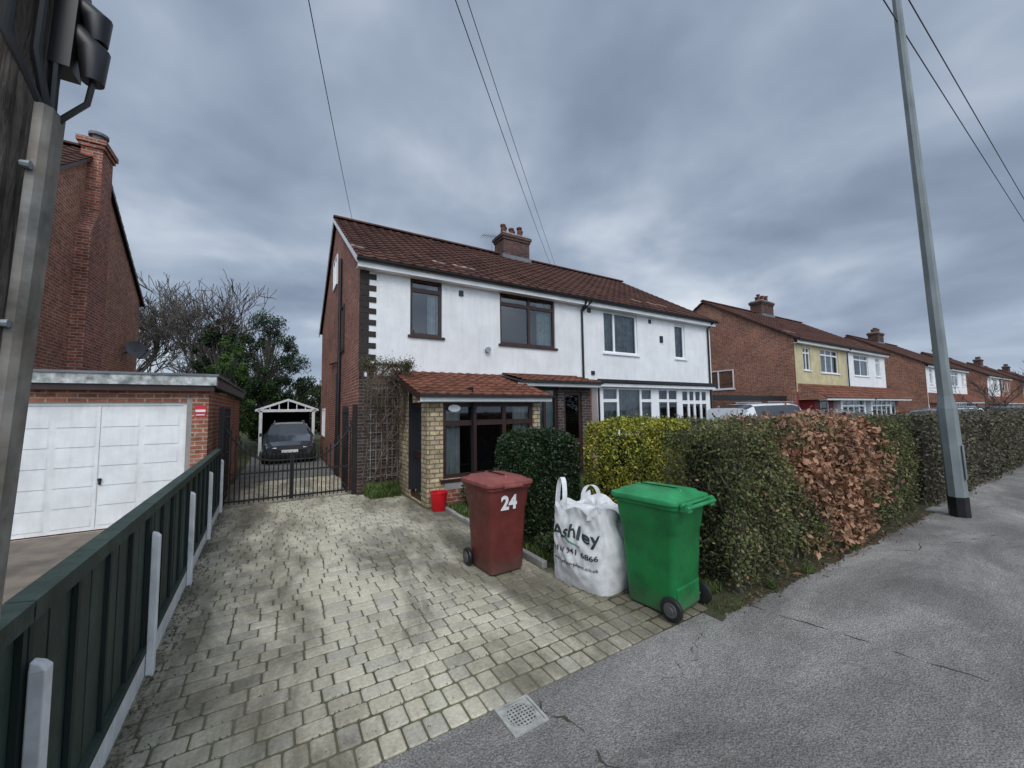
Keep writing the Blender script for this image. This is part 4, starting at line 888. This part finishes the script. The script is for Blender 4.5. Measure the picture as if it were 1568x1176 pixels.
def clumpy(name,loc,w,d,h,m,n,sz,seed,cone=0,nc=60):
    r=np.random.default_rng(seed); E=empty(name,loc); mb=MB(); L=V(loc); mb.tube([L,L+V((0,0,h*.5)),L+V((.1,0,h*.85))],[.16,.12,.04],7)
    cl=[]
    for i in range(nc):
        v=r.normal(size=3); v/=np.linalg.norm(v); v*=r.uniform(.35,1)**.5; z=h*.50+v[2]*h*.46; k=1-cone*(z/h)
        c=np.array([loc[0]+v[0]*w/2*k,loc[1]+v[1]*d/2*k,z]); cl.append((c,r.uniform(.2,.5)*min(w,h)*.25)); mb.tube([L+V((0,0,z*.6)),V(c)],[.05,.01],4)
    mb.build('branches',[m_bark],E)
    idx=r.choice(nc,n); C=np.array([cl[i][0] for i in idx]); S=np.array([cl[i][1] for i in idx]); g=r.normal(size=(n,3)); g/=np.linalg.norm(g,axis=1)[:,None]
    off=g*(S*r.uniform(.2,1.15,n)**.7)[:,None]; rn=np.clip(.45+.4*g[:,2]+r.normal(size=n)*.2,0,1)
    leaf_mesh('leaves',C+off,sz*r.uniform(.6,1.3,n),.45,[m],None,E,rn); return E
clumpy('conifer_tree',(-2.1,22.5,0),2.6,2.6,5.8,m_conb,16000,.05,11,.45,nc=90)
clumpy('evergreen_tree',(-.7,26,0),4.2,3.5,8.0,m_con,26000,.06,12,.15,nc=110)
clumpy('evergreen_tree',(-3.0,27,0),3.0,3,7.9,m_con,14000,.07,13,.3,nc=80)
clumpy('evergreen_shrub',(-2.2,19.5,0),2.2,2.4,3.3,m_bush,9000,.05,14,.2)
clumpy('evergreen_shrub',(1.0,28,0),5,3,4.3,m_bush,12000,.08,15,.1)
clumpy('evergreen_shrub',(-.6,25.5,0),3.4,2,3.9,m_conb,9000,.07,16,.1)
for i,(x,y,w,h) in enumerate(((120,6,9,6),(132,2,12,8),(145,9,14,9),(150,-3,14,8))): clumpy('evergreen_tree',(x,y,0),w,w,h,m_bush,3000,.35,20+i)
tree('bare_tree',(30,4.2,0),4.2,.09,4,.9,3,seed=31,rmin=.008)
tree('bare_tree',(52,4.0,0),5,.10,4,.9,3,seed=33,rmin=.01)
tree('bare_tree',(47,6.0,0),6,.10,4,.9,3,seed=35,rmin=.01)
clumpy('roadside_tree',(9,-15,0),6,5,9,m_con,5000,.16,41); clumpy('roadside_tree',(-6,-16,0),6,5,8,m_con,5000,.16,42); clumpy('roadside_tree',(24,-15,0),7,5,9,m_con,5000,.16,43)
C=np.c_[rng.uniform(-60,140,14000),rng.uniform(55,62,14000),rng.random(14000)**1.3*5.5]; C[:,2]*=.7+.3*np.sin(C[:,0]*.4)*np.sin(C[:,0]*.13+1); leaf_mesh('distant_trees',C,.45,.6,[m_bush])
# ================================================================ WORLD
w=bpy.data.worlds.new('World'); scene.world=w; w.use_nodes=True; nt=w.node_tree; nt.nodes.clear()
out=nt.nodes.new('ShaderNodeOutputWorld'); tc=nt.nodes.new('ShaderNodeTexCoord').outputs['Generated']
sun_el,sun_az=math.radians(48),math.radians(200)
sky=nt.nodes.new('ShaderNodeTexSky'); sky.sky_type='NISHITA'; sky.sun_disc=False; sky.sun_elevation=sun_el; sky.sun_rotation=sun_az
bgA=nt.nodes.new('ShaderNodeBackground'); nt.links.new(sky.outputs[0],bgA.inputs[0]); bgA.inputs[1].default_value=.1
sep=nt.nodes.new('ShaderNodeSeparateXYZ'); nt.links.new(tc,sep.inputs[0])
zc=math_(nt,'ADD',math_(nt,'MAXIMUM',sep.outputs[2],0.0),.22)
cb=nt.nodes.new('ShaderNodeCombineXYZ'); nt.links.new(math_(nt,'DIVIDE',sep.outputs[0],zc),cb.inputs[0]); nt.links.new(math_(nt,'DIVIDE',sep.outputs[1],zc),cb.inputs[1]); cb.inputs[2].default_value=8.3
n1=noise_(nt,cb.outputs[0],.85,5,.46,.3); n2=noise_(nt,cb.outputs[0],2.2,4,.5,.25)
nn=math_(nt,'ADD',math_(nt,'MULTIPLY',n1,.76),math_(nt,'MULTIPLY',n2,.24))
def lobe(d,p):
    d=V(d).normalized(); vm=nt.nodes.new('ShaderNodeVectorMath'); vm.operation='DOT_PRODUCT'; nt.links.new(tc,vm.inputs[0]); vm.inputs[1].default_value=d
    return math_(nt,'POWER',math_(nt,'MAXIMUM',vm.outputs['Value'],0.0),p)
nn=math_(nt,'ADD',nn,math_(nt,'MULTIPLY',lobe((.50,.80,.60),14),.06))
cc=ramp_(nt,nn,[(.38,(.185,.23,.325)),(.46,(.27,.33,.435)),(.52,(.37,.44,.555)),(.58,(.54,.61,.71)),(.66,(.78,.83,.89))])
hz=ramp_(nt,sep.outputs[2],[(0,1),(.28,0)]); cc=mixc(nt,math_(nt,'MULTIPLY',hz,.55),cc,(.45,.54,.68))
l2=lobe((math.sin(sun_az),math.cos(sun_az),.75),2.0)
bgB=nt.nodes.new('ShaderNodeBackground'); nt.links.new(cc,bgB.inputs[0]); nt.links.new(math_(nt,'MULTIPLY_ADD',l2,3.0,1.0),bgB.inputs[1])
mx=nt.nodes.new('ShaderNodeMixShader'); mx.inputs[0].default_value=.93; nt.links.new(bgA.outputs[0],mx.inputs[1]); nt.links.new(bgB.outputs[0],mx.inputs[2]); nt.links.new(mx.outputs[0],out.inputs[0])
sl=bpy.data.lights.new('sun','SUN'); sl.energy=1.5; sl.angle=math.radians(30); sl.color=(1,.93,.83); so=bpy.data.objects.new('sun',sl); scene.collection.objects.link(so)
sd=V((math.sin(sun_az)*math.cos(sun_el),math.cos(sun_az)*math.cos(sun_el),math.sin(sun_el))); so.rotation_euler=(-sd).to_track_quat('-Z','Y').to_euler()
# ================================================================ CAMERA
cam=bpy.data.cameras.new('camera'); co=bpy.data.objects.new('camera',cam); scene.collection.objects.link(co); scene.camera=co
cam.sensor_width=36; cam.lens=13.55; cam.clip_start=.05; cam.clip_end=2000
yaw=math.radians(31); pt=math.radians(4.0); ro=math.radians(.8)
f0=V((math.sin(yaw),math.cos(yaw),0)); rt=V((math.cos(yaw),-math.sin(yaw),0)); fw=f0*math.cos(pt)+Z_*math.sin(pt); upv=rt.cross(fw)
r2=rt*math.cos(ro)-upv*math.sin(ro); u2=upv*math.cos(ro)+rt*math.sin(ro)
co.matrix_world=Matrix(((r2.x,u2.x,-fw.x,0),(r2.y,u2.y,-fw.y,0),(r2.z,u2.z,-fw.z,1.8),(0,0,0,1)))
